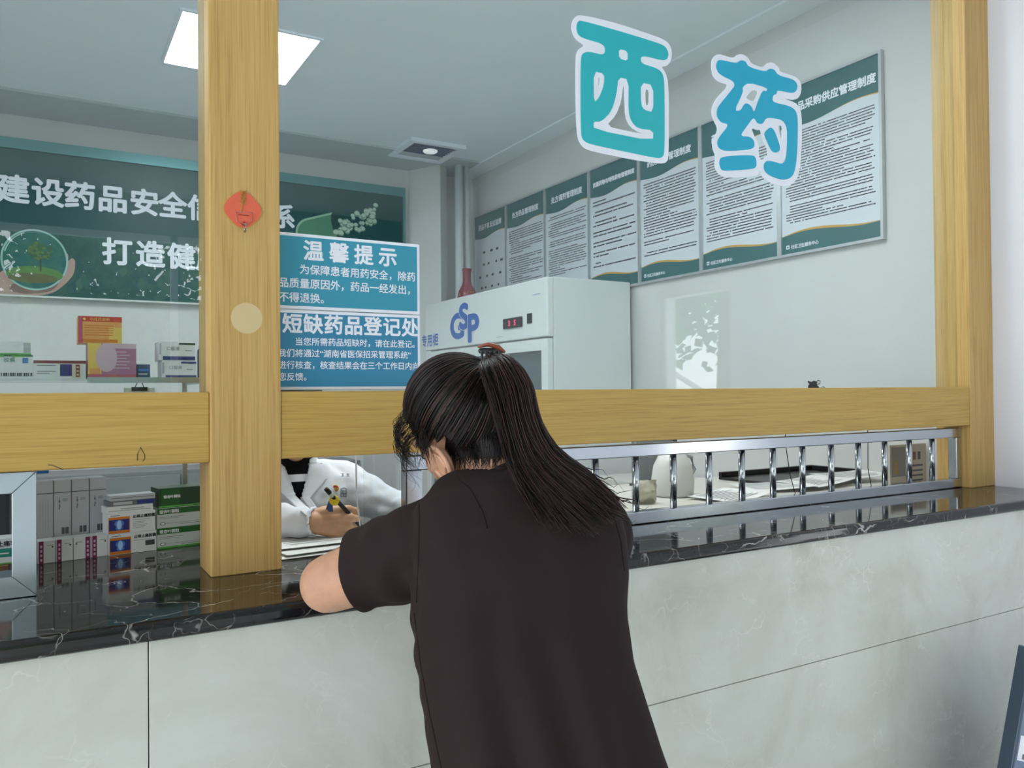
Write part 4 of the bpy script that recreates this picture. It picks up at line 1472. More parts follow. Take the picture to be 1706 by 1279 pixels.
# ================================================================== people
class Body:
    """closed round forms that are fused into one continuous surface"""
    def __init__(s):
        s.v, s.f = [], []

    def _add(s, vs, fs):
        o = len(s.v)
        s.v += [tuple(p) for p in vs]
        s.f += [tuple(i + o for i in f) for f in fs]

    def loft(s, rings):
        n = len(rings[0])
        vs = [p for r in rings for p in r]
        fs = []
        for i in range(len(rings) - 1):
            for k in range(n):
                fs.append((i * n + k, i * n + (k + 1) % n, (i + 1) * n + (k + 1) % n, (i + 1) * n + k))
        fs.append(tuple(range(n - 1, -1, -1)))
        fs.append(tuple((len(rings) - 1) * n + k for k in range(n)))
        s._add(vs, fs)
        return s

    def chain(s, pts, rad, n=16, flat=None, ends=True):
        """tapering limb through the joints, with round ends; flat=(dir, factor) squashes the section along dir"""
        pts = [V(p) for p in pts]
        P, R = [], []
        m = len(pts)
        for i in range(m - 1):          # smooth the joints a little
            for k in range(6):
                t = k / 6
                P.append(pts[i].lerp(pts[i + 1], t))
                R.append(rad[i] * (1 - t) + rad[i + 1] * t)
        P.append(pts[-1]); R.append(rad[-1])
        for _ in range(2):
            P = [P[0]] + [(P[i - 1] + P[i] * 2 + P[i + 1]) / 4 for i in range(1, len(P) - 1)] + [P[-1]]
        rings = []
        t0 = (P[1] - P[0]).normalized()
        t1 = (P[-1] - P[-2]).normalized()
        seq = []
        if ends:
            for k in (4, 3, 2, 1):
                a = k / 4.4 * PI / 2
                seq.append((P[0] - t0 * R[0] * math.sin(a), R[0] * math.cos(a), t0))
        for i, p in enumerate(P):
            t = (P[min(i + 1, len(P) - 1)] - P[max(i - 1, 0)]).normalized()
            seq.append((p, R[i], t))
        if ends:
            for k in (1, 2, 3, 4):
                a = k / 4.4 * PI / 2
                seq.append((P[-1] + t1 * R[-1] * math.sin(a), R[-1] * math.cos(a), t1))
        ref = t0.orthogonal().normalized()
        for p, r, t in seq:
            a = (ref - t * ref.dot(t)).normalized()
            b = t.cross(a)
            ref = a
            ring = []
            for k in range(n):
                q = 2 * PI * k / n
                o = (a * math.cos(q) + b * math.sin(q)) * r
                if flat:
                    o = o - flat[0] * o.dot(flat[0]) * (1 - flat[1])
                ring.append(p + o)
            rings.append(ring)
        return s.loft(rings)

    def ell(s, c, ax, n=20, m=12):
        """ellipsoid with three axis vectors"""
        vs, fs = [], []
        for i in range(1, m):
            th = PI * i / m
            for k in range(n):
                q = 2 * PI * k / n
                vs.append(V(c) + ax[0] * (math.sin(th) * math.cos(q)) + ax[1] * (math.sin(th) * math.sin(q)) + ax[2] * math.cos(th))
        for i in range(m - 2):
            for k in range(n):
                fs.append((i * n + k, (i + 1) * n + k, (i + 1) * n + (k + 1) % n, i * n + (k + 1) % n))
        fs.append(tuple(range(n)))
        fs.append(tuple((m - 2) * n + k for k in range(n - 1, -1, -1)))
        s._add(vs, fs)
        return s

    def hand(s, wrist, f, n, thumb, curl=(.5, .7, .4), k=1., spread=.0, thumb_in=0.):
        """palm, four unequal bent fingers and a side thumb; f finger direction, n back of the hand, thumb its side"""
        f = V(f).normalized(); n = V(n); n = (n - f * n.dot(f)).normalized()
        t = V(thumb); t = (t - f * t.dot(f) - n * t.dot(n)).normalized()
        w = V(wrist)
        toff = (.0335, .0112, -.0112, -.0325)
        foff = (.090, .094, .089, .080)
        L = (.070, .078, .072, .056)
        for i in range(4):
            kn = w + (f * foff[i] + t * toff[i]) * k + n * (.002 - .0035 * abs(i - 1)) * k
            s.chain([w + t * toff[i] * .55 * k, kn], [.0155 * k, .0125 * k], 12)
            p = kn
            ang = 0
            pts, rr = [p], [.0100 * k]
            for j, (fr, c) in enumerate(zip((.45, .31, .24), curl)):
                ang += c * (1 + .06 * i)
                d = (f * math.cos(ang) - n * math.sin(ang) + t * (spread * (1.5 - i))).normalized()
                p = p + d * L[i] * fr * k
                pts.append(p)
                rr.append((.0094, .0085, .0070)[j] * k)
            s.chain(pts, rr, 12)
        s.ell(w + f * .05 * k - n * .003 * k, (f * .052 * k, t * .038 * k, n * .0145 * k))
        b0 = w + (f * .022 + t * .024 - n * .004) * k
        b1 = w + (f * .052 + t * (.052 - .02 * thumb_in) - n * (.012 + .012 * thumb_in)) * k
        b2 = w + (f * .082 + t * (.060 - .038 * thumb_in) - n * (.020 + .022 * thumb_in)) * k
        b3 = w + (f * .104 + t * (.060 - .05 * thumb_in) - n * (.026 + .024 * thumb_in)) * k
        s.chain([b0, b1, b2, b3], [.0165 * k, .0125 * k, .0105 * k, .0082 * k], 12)
        return s

    def mesh(s, name, voxel=.005, smooth=4, fac=.5):
        me = bpy.data.meshes.new(name)
        me.from_pydata(s.v, [], s.f)
        bm = bmesh.new(); bm.from_mesh(me)
        bmesh.ops.recalc_face_normals(bm, faces=bm.faces)
        bm.to_mesh(me); bm.free()
        o = bpy.data.objects.new(name, me)
        COL.objects.link(o)
        r = o.modifiers.new('r', 'REMESH')
        r.mode = 'VOXEL'
        r.voxel_size = voxel
        if smooth:
            m = o.modifiers.new('s', 'SMOOTH')
            m.factor = fac
            m.iterations = smooth
        dg = bpy.context.evaluated_depsgraph_get()
        out = bpy.data.meshes.new_from_object(o.evaluated_get(dg))
        bpy.data.objects.remove(o)
        out.name = name
        out.polygons.foreach_set('use_smooth', [True] * len(out.polygons))
        return out


def finish(me, mt):
    me.materials.clear()
    me.materials.append(mt)
    me.polygons.foreach_set('use_smooth', [True] * len(me.polygons))
    return me


def cut(me, planes):
    """planes: (co, normal, centre, radius) removes what lies beyond, only within radius of centre (None: everywhere)"""
    bm = bmesh.new(); bm.from_mesh(me)
    for co, no, c, r in planes:
        if c is None:
            geom = bm.verts[:] + bm.edges[:] + bm.faces[:]
        else:
            vs = {v for v in bm.verts if (v.co - c).length < r}
            geom = list(vs) + [e for e in bm.edges if e.verts[0] in vs and e.verts[1] in vs] + [f for f in bm.faces if all(v in vs for v in f.verts)]
        bmesh.ops.bisect_plane(bm, geom=geom, plane_co=co, plane_no=no, clear_outer=True)
    bm.to_mesh(me); bm.free()
    return me


def solid(o, th):
    m = o.modifiers.new('thickness', 'SOLIDIFY')
    m.thickness = th
    m.offset = -1
    return o


def skin_mat(name, c):
    m = mat(name, c, .48, spec=.4)
    b = m.node_tree.nodes['Principled BSDF']
    b.inputs['Subsurface Weight'].default_value = .12
    b.inputs['Subsurface Radius'].default_value = (.012, .005, .003)
    b.inputs['Subsurface Scale'].default_value = 1.0
    k = N(m)
    f = k.noise(k.coords((1, 1, 1)), 38, 4)
    r = k.ramp(f, [(.3, tuple(x * .92 for x in c)), (.7, tuple(min(1, x * 1.06) for x in c))])
    k.l(r.outputs['Color'], k.b.inputs['Base Color'])
    k.bump(k.noise(k.coords((1, 1, 1)), 420, 3), .12, .001)
    return m


SKIN = skin_mat('skin', rgb(200, 154, 126))
SKIN2 = skin_mat('skin_pale', rgb(204, 160, 124))
HAIR = mat('dark_hair', rgb(17, 13, 14), .42, spec=.3)
HAIR_B = mat('brown_black_hair', rgb(60, 39, 35), .40, spec=.35)


def cloth_mat(name, c, scale=900, rough=.85, bump=.12):
    m = mat(name, c, rough, spec=.15)
    k = N(m)
    f = k.noise(k.coords((1, 1, 1)), scale, 2)
    k.bump(f, bump, .001)
    return m


SHIRT = cloth_mat('brown_jersey', rgb(43, 33, 34))
TROUSER = cloth_mat('black_trouser', rgb(34, 34, 38))
COAT = cloth_mat('white_coat_cloth', rgb(226, 230, 236), 600, .7)
BLACKTOP = cloth_mat('black_knit', rgb(18, 18, 22))

# ------------------------------------------------------------------ the woman at the counter
TY = math.radians(25)
LAT = V((math.cos(TY), -math.sin(TY), 0))          # her right
LEV = [(752, 1190, 1590, 1.205, .150), (745, 1172, 1490, 1.215, .151), (738, 1150, 1400, 1.23, .150), (724, 1108, 1279, 1.25, .138), (709, 1076, 1190, 1.27, .128), (698, 1053, 1110, 1.295, .122),
       (689, 1044, 1040, 1.32, .120), (684, 1046, 970, 1.345, .120), (682, 1044, 905, 1.375, .116), (690, 1030, 855, 1.40, .104), (716, 985, 832, 1.43, .086), (756, 930, 809, 1.455, .064)]


def torso(inset, lev, n=40):
    cs = [at((a + c) / 2, py, d=d) for a, c, py, d, b in lev]
    rings = []
    for i, (a, c, py, d, b) in enumerate(lev):
        T = (cs[min(i + 1, len(cs) - 1)] - cs[max(i - 1, 0)]).normalized()
        D = LAT.cross(T).normalized()
        hw = (c - a) / 2 * d / FOC - inset
        hb = b - inset
        ring = []
        for k in range(n):
            q = 2 * PI * k / n
            x, y = math.cos(q), math.sin(q)
            e = 2 / 2.5
            x = math.copysign(abs(x) ** e, x); y = math.copysign(abs(y) ** e, y)
            ring.append(cs[i] + LAT * x * hw + D * y * hb)
        rings.append(ring)
    return rings, cs


rings, CS = torso(.016, LEV)
for k_, g_ in ((1, .78), (2, .82), (3, .92)):        # the waist narrows under the cloth
    rings[k_] = [CS[k_] + (p - CS[k_]) * g_ for p in rings[k_]]
S_L = at(738, 900, d=1.415)
E_L = at(548, 972, y=1.480)
S_R = at(980, 885, d=1.425)
E_R = at(1000, 935, d=1.66); E_R.z = 1.135
W_L = V((.60, 1.755, ZC + .030))
W_R = V((.80, 1.565, ZC + .034))
HC = at(767, 706, d=1.505)
hy, hp, hr = math.radians(-18), math.radians(36), math.radians(8)
hf = V((math.sin(hy), math.cos(hy), 0))
Hf = hf * math.cos(hp) - V((0, 0, 1)) * math.sin(hp)
Hu = hf * math.sin(hp) + V((0, 0, 1)) * math.cos(hp)
Hr = Hf.cross(Hu)
Hu2 = Hu * math.cos(hr) - Hr * math.sin(hr)         # leans to her left
Hr2 = Hr * math.cos(hr) + Hu * math.sin(hr)
Hu, Hr = Hu2, Hr2


def hd(f, u, r, c=None, k=1.):
    return (c or HC) + (Hf * f + Hu * u + Hr * r) * k


def head_forms(B, H, F, U, R, k=1.):
    def p(f, u, r):
        return H + (F * f + U * u + R * r) * k
    B.ell(p(-.006, .022, 0), (F * .096 * k, R * .076 * k, U * .093 * k), 28, 18)
    B.ell(p(.030, -.040, 0), (F * .062 * k, R * .060 * k, U * .078 * k), 24, 16)
    B.ell(p(.060, -.100, 0), (F * .026 * k, R * .028 * k, U * .020 * k))
    for s_ in (-1, 1):
        B.ell(p(.060, -.036, s_ * .034), (F * .030 * k, R * .026 * k, U * .030 * k))
        B.ell(p(.010, -.080, s_ * .042), (F * .040 * k, R * .014 * k, U * .022 * k))
        B.ell(p(.078, .018, s_ * .030), (F * .014 * k, R * .026 * k, U * .008 * k))
        B.ell(p(.079, -.004, s_ * .031), (F * .010 * k, R * .017 * k, U * .009 * k))
        B.ell(p(.102, -.046, s_ * .011), (F * .009 * k, R * .008 * k, U * .007 * k))
    B.chain([p(.088, .010, 0), p(.100, -.020, 0), p(.112, -.042, 0)], [.008 * k, .009 * k, .011 * k], 12)
    B.ell(p(.092, -.068, 0), (F * .010 * k, R * .025 * k, U * .006 * k))
    B.ell(p(.090, -.079, 0), (F * .010 * k, R * .021 * k, U * .007 * k))
    return p


def ear_forms(B, p, F, U, R, s_, k=1., flare=.14):
    """helix, inner fold, bowl and lobe"""
    out = R * s_
    def e(a, h, o):       # a back(+)/front(-), h height, o outwards
        return p(.018, -.058, s_ * .072) + (F * -a + U * h + out * o) * k
    hx = []
    for q in np.linspace(-.5, 4.55, 15):
        a = math.sin(q) * .019 - .002
        h = math.cos(q) * .033
        hx.append(e(a, h, .008 + (.026 * flare / .38) * max(0, (a + .018) / .037)))
    hx[0] = e(-.016, .006, .002)
    B.chain(hx, [.0035 * k] + [.0048 * k] * (len(hx) - 2) + [.005 * k], 10)
    B.ell(e(.002, 0, .006), (F * .018 * k, (U * .030) * k, out * .0055 * k + F * -.004 * k))
    B.chain([e(-.004, .022, .012), e(.008, .008, .016), e(.007, -.010, .015), e(-.002, -.018, .012)], [.0028 * k, .0034 * k, .0034 * k, .003 * k], 8)
    B.ell(e(-.005, -.036, .008), (F * .0095 * k, U * .013 * k, out * .006 * k))


B = Body()
B.loft(rings[1:])
neck0 = CS[-1] + V((0, 0, -.02))
B.chain([CS[-2], neck0 + (CS[-1] - CS[-2]) * .3, hd(-.030, -.060, 0)], [.072, .058, .053], 20)
pw = head_forms(B, HC, Hf, Hu, Hr)
for sh, el, wr in ((S_L, E_L, W_L), (S_R, E_R, W_R)):
    B.chain([sh, sh.lerp(el, .5) + V((0, 0, -.004)), el], [.066, .060, .054], 20)
    B.chain([el, el.lerp(wr, .35), wr], [.0520, .0440, .0275], 20)
fL = (W_L - E_L).normalized(); fL = (fL + V((.15, 0, -.02))).normalized()
B.hand(W_L, fL, (0, 0, 1), (1, -.3, 0), (.22, .3, .25), .98, .04)
fR = (W_R - E_R); fR.z = -.01; fR = (fR.normalized() + V((-.25, .15, 0))).normalized()
B.hand(W_R + V((0, 0, .006)), fR, (.25, .1, 1), (-.6, -.5, .2), (.55, .75, .4), .98, .0, .6)
# hips and legs
HIP = CS[1]
FDIR = V((math.sin(TY), math.cos(TY), 0))
for s_ in (-1, 1):
    hj = V((HIP.x, HIP.y, .80)) + LAT * (.088 * s_) + FDIR * -.01
    kn = V((HIP.x, HIP.y, .46)) + LAT * (.092 * s_) + FDIR * .035
    an = V((HIP.x, HIP.y, .085)) + LAT * (.095 * s_) + FDIR * -.02
    B.chain([hj, kn, an], [.072, .054, .038], 18)
    B.chain([an + V((0, 0, -.05)) + FDIR * -.04, an + V((0, 0, -.055)) + FDIR * .13], [.028, .026], 14)
wm = B.mesh('body', .0042, 3)
# ears are added in finer steps and belong to the same skin
Be = Body()
for s_ in (-1, 1):
    ear_forms(Be, pw, Hf, Hu, Hr, s_)
em = Be.mesh('ears', .0016, 2)
bm = bmesh.new(); bm.from_mesh(wm); bm.from_mesh(em); bm.to_mesh(wm); bm.free()
woman = thing('person', 'person in dark brown t-shirt with long ponytail, leaning on the counter with back turned', 'person', (HIP.x, HIP.y, 0))
link('body', finish(wm, SKIN), woman)
for s_ in (-1, 1):
    b = MB()
    b.X = Matrix.Translation(hd(.081, -.004, s_ * .031))
    b.lathe([(.001, -.011), (.006, -.009), (.0105, -.004), (.0115, 0), (.0105, .004), (.006, .009), (.001, .011)], mat('eye_white', rgb(232, 230, 226), .2), 16)
    b.X = Matrix.Identity(4)
    c = hd(.0925, -.006, s_ * .031)
    b.tube([c - Hf * .001, c + Hf * .0006], .0052, mat('iris', rgb(40, 26, 20), .2), 14)
    b.build('eye', woman)

# t-shirt
Bs = Body()
rs, _ = torso(0., LEV[1:])
Bs.loft(rs)
axL = (E_L - S_L).normalized(); axR = (E_R - S_R).normalized()
HL = at(588, 970, d=1.435); HL = S_L + axL * (HL - S_L).dot(axL)
lenL = (HL - S_L).length
HR = S_R + axR * .155
Bs.chain([S_L + LAT * .06 + V((0, 0, .0)), S_L, HL + axL * .05], [.090, .086, .076], 24)
Bs.chain([S_R - LAT * .05, S_R, HR + axR * .05], [.088, .080, .068], 24)
Bs.chain([CS[-2], CS[-1] + (CS[-1] - CS[-2]).normalized() * .03], [.085, .064], 20)
ms = Bs.mesh('t_shirt', .0055, 7)
nt_ = (hd(-.03, -.06, 0) - CS[-2]).normalized()
NB = CS[-1] + nt_ * -.004
planes = [(HL, (axL + RT * -.0 + UP * .12).normalized(), HL + axL * .05, .14), (HR, axR, HR + axR * .05, .12),
          (NB, (nt_ + V((-.18, .25, .0))).normalized(), NB + nt_ * .04, .11), (at(945, 1480, d=1.24), (CS[1] - CS[2]).normalized(), None, 0)]
cut(ms, planes)
# cloth folds
bm = bmesh.new(); bm.from_mesh(ms); bm.normal_update()
pit = at(690, 1000, d=1.33)
for v in bm.verts:
    p = v.co
    n1 = noise.noise(V((p.x * 9 + p.z * 5, p.y * 9, p.z * 4))) * .006
    # slack hanging folds on the lower back, pulls from the armpits
    dz = max(0, min(1, (1.16 - p.z) / .25))
    lat = p.dot(LAT)
    n2 = math.sin(lat * 74 + p.z * 16 + 2.2 * noise.noise(p * 5)) * .0030 * dz
    dA = (p - pit).length
    n3 = math.sin(dA * 95 + 3 * noise.noise(p * 7)) * .0032 * math.exp(-dA * 9)
    dS = (p - HL).length
    n4 = math.sin((p - S_L).dot(axL) * 75 + 4 * noise.noise(p * 8)) * .0024 * math.exp(-dS * 7)
    v.co = p + v.normal * (n1 + n2 * 2.6 + n3 * 1.5 + n4 * 1.6)
bm.to_mesh(ms); bm.free()
shirt = solid(link('t_shirt', finish(ms, SHIRT), woman), .0028)
# collar band and stitched seams follow the cloth
bm = bmesh.new(); bm.from_mesh(ms)
loop = [v.co.copy() for v in bm.verts if v.is_boundary and (v.co - NB).length < .11]
bvh_s = BVHTree.FromBMesh(bm)
bm.free()
a1 = nt_.orthogonal().normalized(); a2 = nt_.cross(a1)
cn = sum(loop, V()) / max(1, len(loop))
loop.sort(key=lambda q: math.atan2((q - cn).dot(a2), (q - cn).dot(a1)))
loop = [loop[i] for i in range(0, len(loop), 3)]
for _ in range(3):
    loop = [(loop[i - 1] + loop[i] * 2 + loop[(i + 1) % len(loop)]) / 4 for i in range(len(loop))]
b = MB(); b.tube(loop + [loop[0], loop[1]], .0065, SHIRT, 8, cap=False)
b.build('collar', shirt)


def on_cloth(pix, lift=.0006):
    out = []
    for x, y in pix:
        d = ray(x, y).normalized()
        h = bvh_s.ray_cast(EYE, d)
        if h[0] is not None:
            out.append(h[0] - d * lift)
    return out


def polyline(p, n):
    out = []
    for i in range(len(p) - 1):
        for k in range(n):
            out.append((p[i][0] + (p[i + 1][0] - p[i][0]) * k / n, p[i][1] + (p[i + 1][1] - p[i][1]) * k / n))
    return out + [p[-1]]


SEAM = mat('seam_thread', rgb(36, 27, 29), .9, spec=.1)
b = MB()
for pl in (((697, 820), (699, 860), (697, 930), (694, 1004)), ((762, 797), (782, 812), (803, 850), (812, 880)), ((1020, 850), (1034, 900), (1040, 950)), ((690, 1020), (701, 1110), (716, 1190), (735, 1279))):
    q = on_cloth(polyline(pl, 10))
    if len(q) > 4:
        b.tube(q, .0009, SEAM, 5)
b.build('seam', shirt)

# trousers and shoes
Bt = Body()
tr = torso(.010, LEV)[0]
Bt.loft([[CS[3] + (p - CS[3]) * .90 for p in tr[3]], [CS[2] + (p - CS[2]) * .93 for p in tr[2]], [CS[1] + (p - CS[1]) * .96 for p in tr[1]], [CS[1] + (p - CS[1]) * .90 + V((0, 0, -.06)) for p in tr[1]]])
for s_ in (-1, 1):
    hj = V((HIP.x, HIP.y, .80)) + LAT * (.088 * s_) + FDIR * -.01
    kn = V((HIP.x, HIP.y, .46)) + LAT * (.092 * s_) + FDIR * .035
    an = V((HIP.x, HIP.y, .10)) + LAT * (.095 * s_) + FDIR * -.02
    Bt.chain([hj, kn, an], [.100, .078, .066], 20)
tm = Bt.mesh('trousers', .008, 4)
cut(tm, [(V((0, 0, .085)), V((0, 0, -1)), None, 0)])
solid(link('trousers', finish(tm, TROUSER), woman), .003)
for s_ in (-1, 1):
    an = V((HIP.x, HIP.y, .03)) + LAT * (.095 * s_) + FDIR * -.02
    Bo = Body()
    Bo.chain([an + FDIR * -.05 + V((0, 0, .005)), an + FDIR * .05, an + FDIR * .15], [.037, .038, .034], 18)
    Bo.chain([an + FDIR * -.045 + V((0, 0, .02)), an + FDIR * .01 + V((0, 0, .035))], [.036, .036], 16)
    sm = Bo.mesh('shoe', .005, 3)
    for v in sm.vertices:
        v.co.z = max(v.co.z, .0005)
    link('shoe', finish(sm, mat('white_shoe', rgb(210, 210, 206), .5)), woman)


# ------------------------------------------------------------------ her hair
def strands(name, curves, r, mt, parent, n=3):
    """many thin tapering tubes in one mesh"""
    vs, fs, mi = [], [], []
    mts = mt if isinstance(mt, list) else [mt]
    for ci, P in enumerate(curves):
        o = len(vs)
        m = len(P)
        rr = r * random.uniform(.7, 1.25)
        for i, p in enumerate(P):
            t = P[min(i + 1, m - 1)] - P[max(i - 1, 0)]
            t = t.normalized() if t.length > 1e-8 else V((0, 0, 1))
            a = t.cross(V((.31, .2, .93))); a = a.normalized() if a.length > 1e-6 else t.orthogonal().normalized()
            b_ = t.cross(a)
            q = i / (m - 1)
            w = rr * (1 - .75 * max(0, (q - .55) / .45))
            for k in range(n):
                g_ = 2 * PI * k / n
                vs.append(tuple(p + (a * math.cos(g_) + b_ * math.sin(g_)) * w))
        mk = random.randrange(len(mts))
        for i in range(m - 1):
            for k in range(n):
                fs.append((o + i * n + k, o + i * n + (k + 1) % n, o + (i + 1) * n + (k + 1) % n, o + (i + 1) * n + k))
                mi.append(mk)
    me = bpy.data.meshes.new(name)
    me.from_pydata(vs, [], fs)
    for q in mts:
        me.materials.append(q)
    me.polygons.foreach_set('material_index', mi)
    me.polygons.foreach_set('use_smooth', [True] * len(fs))
    me.update()
    return link(name, me, parent)


CAPC = (-.009, .018, 0)
CAPR = (.106, .111, .089)      # radii f, u, r of the combed hair


def cap_pt(f, u, r, lift=1.):
    """point of the hair cap in the direction (f, u, r)"""
    q = V((f, u, r)); q = q / math.sqrt((q.x / CAPR[0]) ** 2 + (q.y / CAPR[1]) ** 2 + (q.z / CAPR[2]) ** 2)
    q *= lift
    return hd(q.x + CAPC[0], q.y + CAPC[1], q.z + CAPC[2])


def on_cap(d):
    """is there hair in this direction: not on the face, round the ears or under the nape"""
    d = d.normalized()
    if d.x > .58 and d.y < .55 - .25 * (d.x - .4):
        return False
    if d.y < (-.93 if d.x < -.1 else -.7):
        return False
    if d.x > -.10 and d.y < -.48 and abs(d.z) > .35:
        return False
    if d.x > .12 and d.y < -.34:
        return False
    return True


bm = bmesh.new()
NU, NV_ = 144, 110
grid = {}
for i in range(NV_ + 1):
    for k in range(NU):
        th, q = PI * i / NV_, 2 * PI * k / NU
        d = V((math.sin(th) * math.cos(q), math.cos(th), math.sin(th) * math.sin(q)))
        if on_cap(d):
            l = 1 + .012 * noise.noise(d * 6)
            grid[i, k] = bm.verts.new(cap_pt(*d, l))
for i in range(NV_):
    for k in range(NU):
        ids = [(i, k), (i + 1, k), (i + 1, (k + 1) % NU), (i, (k + 1) % NU)]
        if all(j in grid for j in ids):
            try:
                bm.faces.new([grid[j] for j in ids])
            except ValueError:
                pass
bmesh.ops.recalc_face_normals(bm, faces=bm.faces)
me = bpy.data.meshes.new('hair')
bm.to_mesh(me); bm.free()
hair = solid(link('hair', finish(me, HAIR), woman), .012)
KNOT = at(815, 600, d=1.475)
kd = KNOT - hd(*CAPC)
kd = V((kd.dot(Hf), kd.dot(Hu), kd.dot(Hr)))
ks = V((kd.x / CAPR[0], kd.y / CAPR[1], kd.z / CAPR[2])).normalized()
random.seed(31)
cur = []
while len(cur) < 1500:
    d = V((random.gauss(0, 1), random.gauss(0, 1), random.gauss(0, 1))).normalized()
    dd = V((d.x * CAPR[0], d.y * CAPR[1], d.z * CAPR[2]))
    if not on_cap(dd):
        continue
    ang = d.angle(ks)
    if ang < .15:
        continue
    P = []
    ax = d.cross(ks)
    if ax.length < 1e-4:
        continue
    end = random.uniform(.85, .97)
    h0 = random.uniform(1.0, 1.03)
    for i in range(11):
        t = i / 10 * end
        w = Quaternion(ax, ang * t) @ d
        l = h0 + .02 * math.sin(PI * t) + .05 * max(0, t - .75)
        P.append(hd(w.x * CAPR[0] * l + CAPC[0], w.y * CAPR[1] * l + CAPC[1], w.z * CAPR[2] * l + CAPC[2]))
    cur.append(P)
strands('combed_strands', cur, .0011, [HAIR, HAIR, HAIR_B], hair)

# ponytail: strands between guide curves from the knot down over the back
G = [[(806, 600, 1.475), (800, 612, 1.42), (812, 650, 1.395), (832, 720, 1.36), (846, 770, 1.33), (868, 815, 1.30), (900, 868, 1.26)],
     [(812, 594, 1.475), (822, 606, 1.415), (840, 650, 1.385), (858, 715, 1.35), (880, 770, 1.325), (925, 825, 1.285), (985, 885, 1.255)],
     [(816, 592, 1.475), (838, 598, 1.415), (864, 640, 1.38), (880, 705, 1.35), (912, 765, 1.325), (965, 812, 1.29), (1018, 858, 1.27)],
     [(820, 592, 1.475), (850, 596, 1.42), (882, 635, 1.39), (896, 690, 1.365), (925, 745, 1.345), (985, 790, 1.315), (1036, 838, 1.29)]]
GP = [[at(x, y, d=d) for x, y, d in g] for g in G]


def guide(s_, t):
    """point at breadth s (0..1), length t (0..1)"""
    g = s_ * (len(GP) - 1)
    a = min(int(g), len(GP) - 2)
    def one(P, t):
        k = t * (len(P) - 1)
        i = min(int(k), len(P) - 2)
        u = k - i
        p0, p1, p2, p3 = P[max(i - 1, 0)], P[i], P[i + 1], P[min(i + 2, len(P) - 1)]
        return .5 * ((2 * p1) + (p2 - p0) * u + (2 * p0 - 5 * p1 + 4 * p2 - p3) * u * u + (3 * p1 - p0 - 3 * p2 + p3) * u ** 3)
    return one(GP[a], t).lerp(one(GP[a + 1], t), g - a)


cur = []
for k in range(1700):
    s_ = random.random()
    dep = random.gauss(0, .008)
    end = random.uniform(.80, 1.03) if random.random() < .8 else random.uniform(.6, .95)
    ph, am = random.uniform(0, 6), random.uniform(.0, .0035)
    dr = random.gauss(0, .10)
    P = []
    for i in range(16):
        t = i / 15 * min(1, end)
        q = guide(min(1, max(0, s_ + dr * t * t)), t)
        wid = min(1, t * 5)
        q = q + FW * dep * wid + UP * (math.sin(ph + t * 9) * am) + RT * (math.cos(ph + t * 7) * am)
        if end > 1 and i > 12:
            q = q + (RT * .4 - UP * .5) * (end - 1) * .25 * (i - 12)
        P.append(q)
    cur.append(P)
for k in range(26):                 # stray ends
    s_ = random.uniform(.55, 1)
    p = guide(s_, random.uniform(.75, .98))
    dx = random.uniform(.02, .06)
    P = [p + RT * dx * t + UP * (-.02 * t + random.uniform(-.01, .012) * t * t) - FW * .004 for t in np.linspace(0, 1, 8)]
    cur.append(P)
pony = strands('ponytail', cur, .0012, [HAIR, HAIR_B, HAIR_B], woman)
# fine nape hair and the loose curls by the temple
cur = []
for k in range(320):
    a, u = random.uniform(-1, .9), random.uniform(-.075, -.045)
    q0 = cap_pt(-.75 + .35 * abs(a), -1.15 + .3 * random.random(), a * .8, .99)
    P = [q0 + Hu * (-.030 * t * random.uniform(.6, 1.2)) + Hr * (.006 * math.sin(6 * t + k)) + Hf * (.012 * t) for t in np.linspace(0, 1, 7)]
    cur.append(P)
for k in range(110):
    q0 = cap_pt(random.uniform(.25, .60), random.uniform(-.05, .55), -.8, 1.0)
    ln = random.uniform(.04, .10)
    am = random.uniform(.004, .012)
    ph = random.uniform(0, 6)
    P = [q0 - RT * (.022 * math.sin(PI * min(1, t * 1.1)) + am * math.sin(ph + 9 * t) * t) - UP * ln * t + FW * am * math.cos(ph + 9 * t) * t for t in np.linspace(0, 1, 12)]
    cur.append(P)
for k in range(22):                 # wisps across the ear
    q0 = cap_pt(.1 + random.uniform(-.2, .2), -.05, -.9, 1.0)
    P = [q0 - UP * (.075 * t) + RT * (.012 * math.sin(3 * t + k)) - FW * (.016 * math.sin(PI * t)) for t in np.linspace(0, 1, 10)]
    cur.append(P)
bm = bmesh.new(); bm.from_mesh(wm); bvw = BVHTree.FromBMesh(bm); bm.free()


def skin_strand(x, y, dx, dy, lift, n=8, wav=0.):
    P = []
    for i in range(n):
        t = i / (n - 1)
        d = ray(x + dx * t + wav * math.sin(5 * t + x), y + dy * t).normalized()
        h = bvw.ray_cast(EYE, d)
        if h[0] is None or (P and (h[0] - P[-1]).length > .02):
            break
        P.append(h[0] - d * (lift * (1 - .6 * t)))
    return P


cur2 = []
for k in range(1300):                # hairline at the nape
    x = random.uniform(746, 862)
    top = 708 + 4 * math.sin(x * .2)
    y1 = 758 - .0026 * (x - 800) ** 2 + random.gauss(0, 5)
    P = skin_strand(x, top, random.uniform(-6, 3), y1 - top, .0045)
    if len(P) > 4:
        cur2.append(P)
for k in range(240):
    P = skin_strand(random.uniform(752, 850), random.uniform(738, 762), random.uniform(-10, 8), random.uniform(10, 34), .0014, 7, 2.5)
    if len(P) > 3:
        cur.append(P)
for k in range(160):                 # in front of the ear
    P = skin_strand(random.uniform(684, 708), random.uniform(690, 735), random.uniform(-4, 10), random.uniform(20, 60), .0025, 9, 3)
    if len(P) > 3:
        cur.append(P)
strands('nape_hair', cur2, .0009, [HAIR], hair)
strands('loose_strands', cur, .0005, [HAIR], hair)

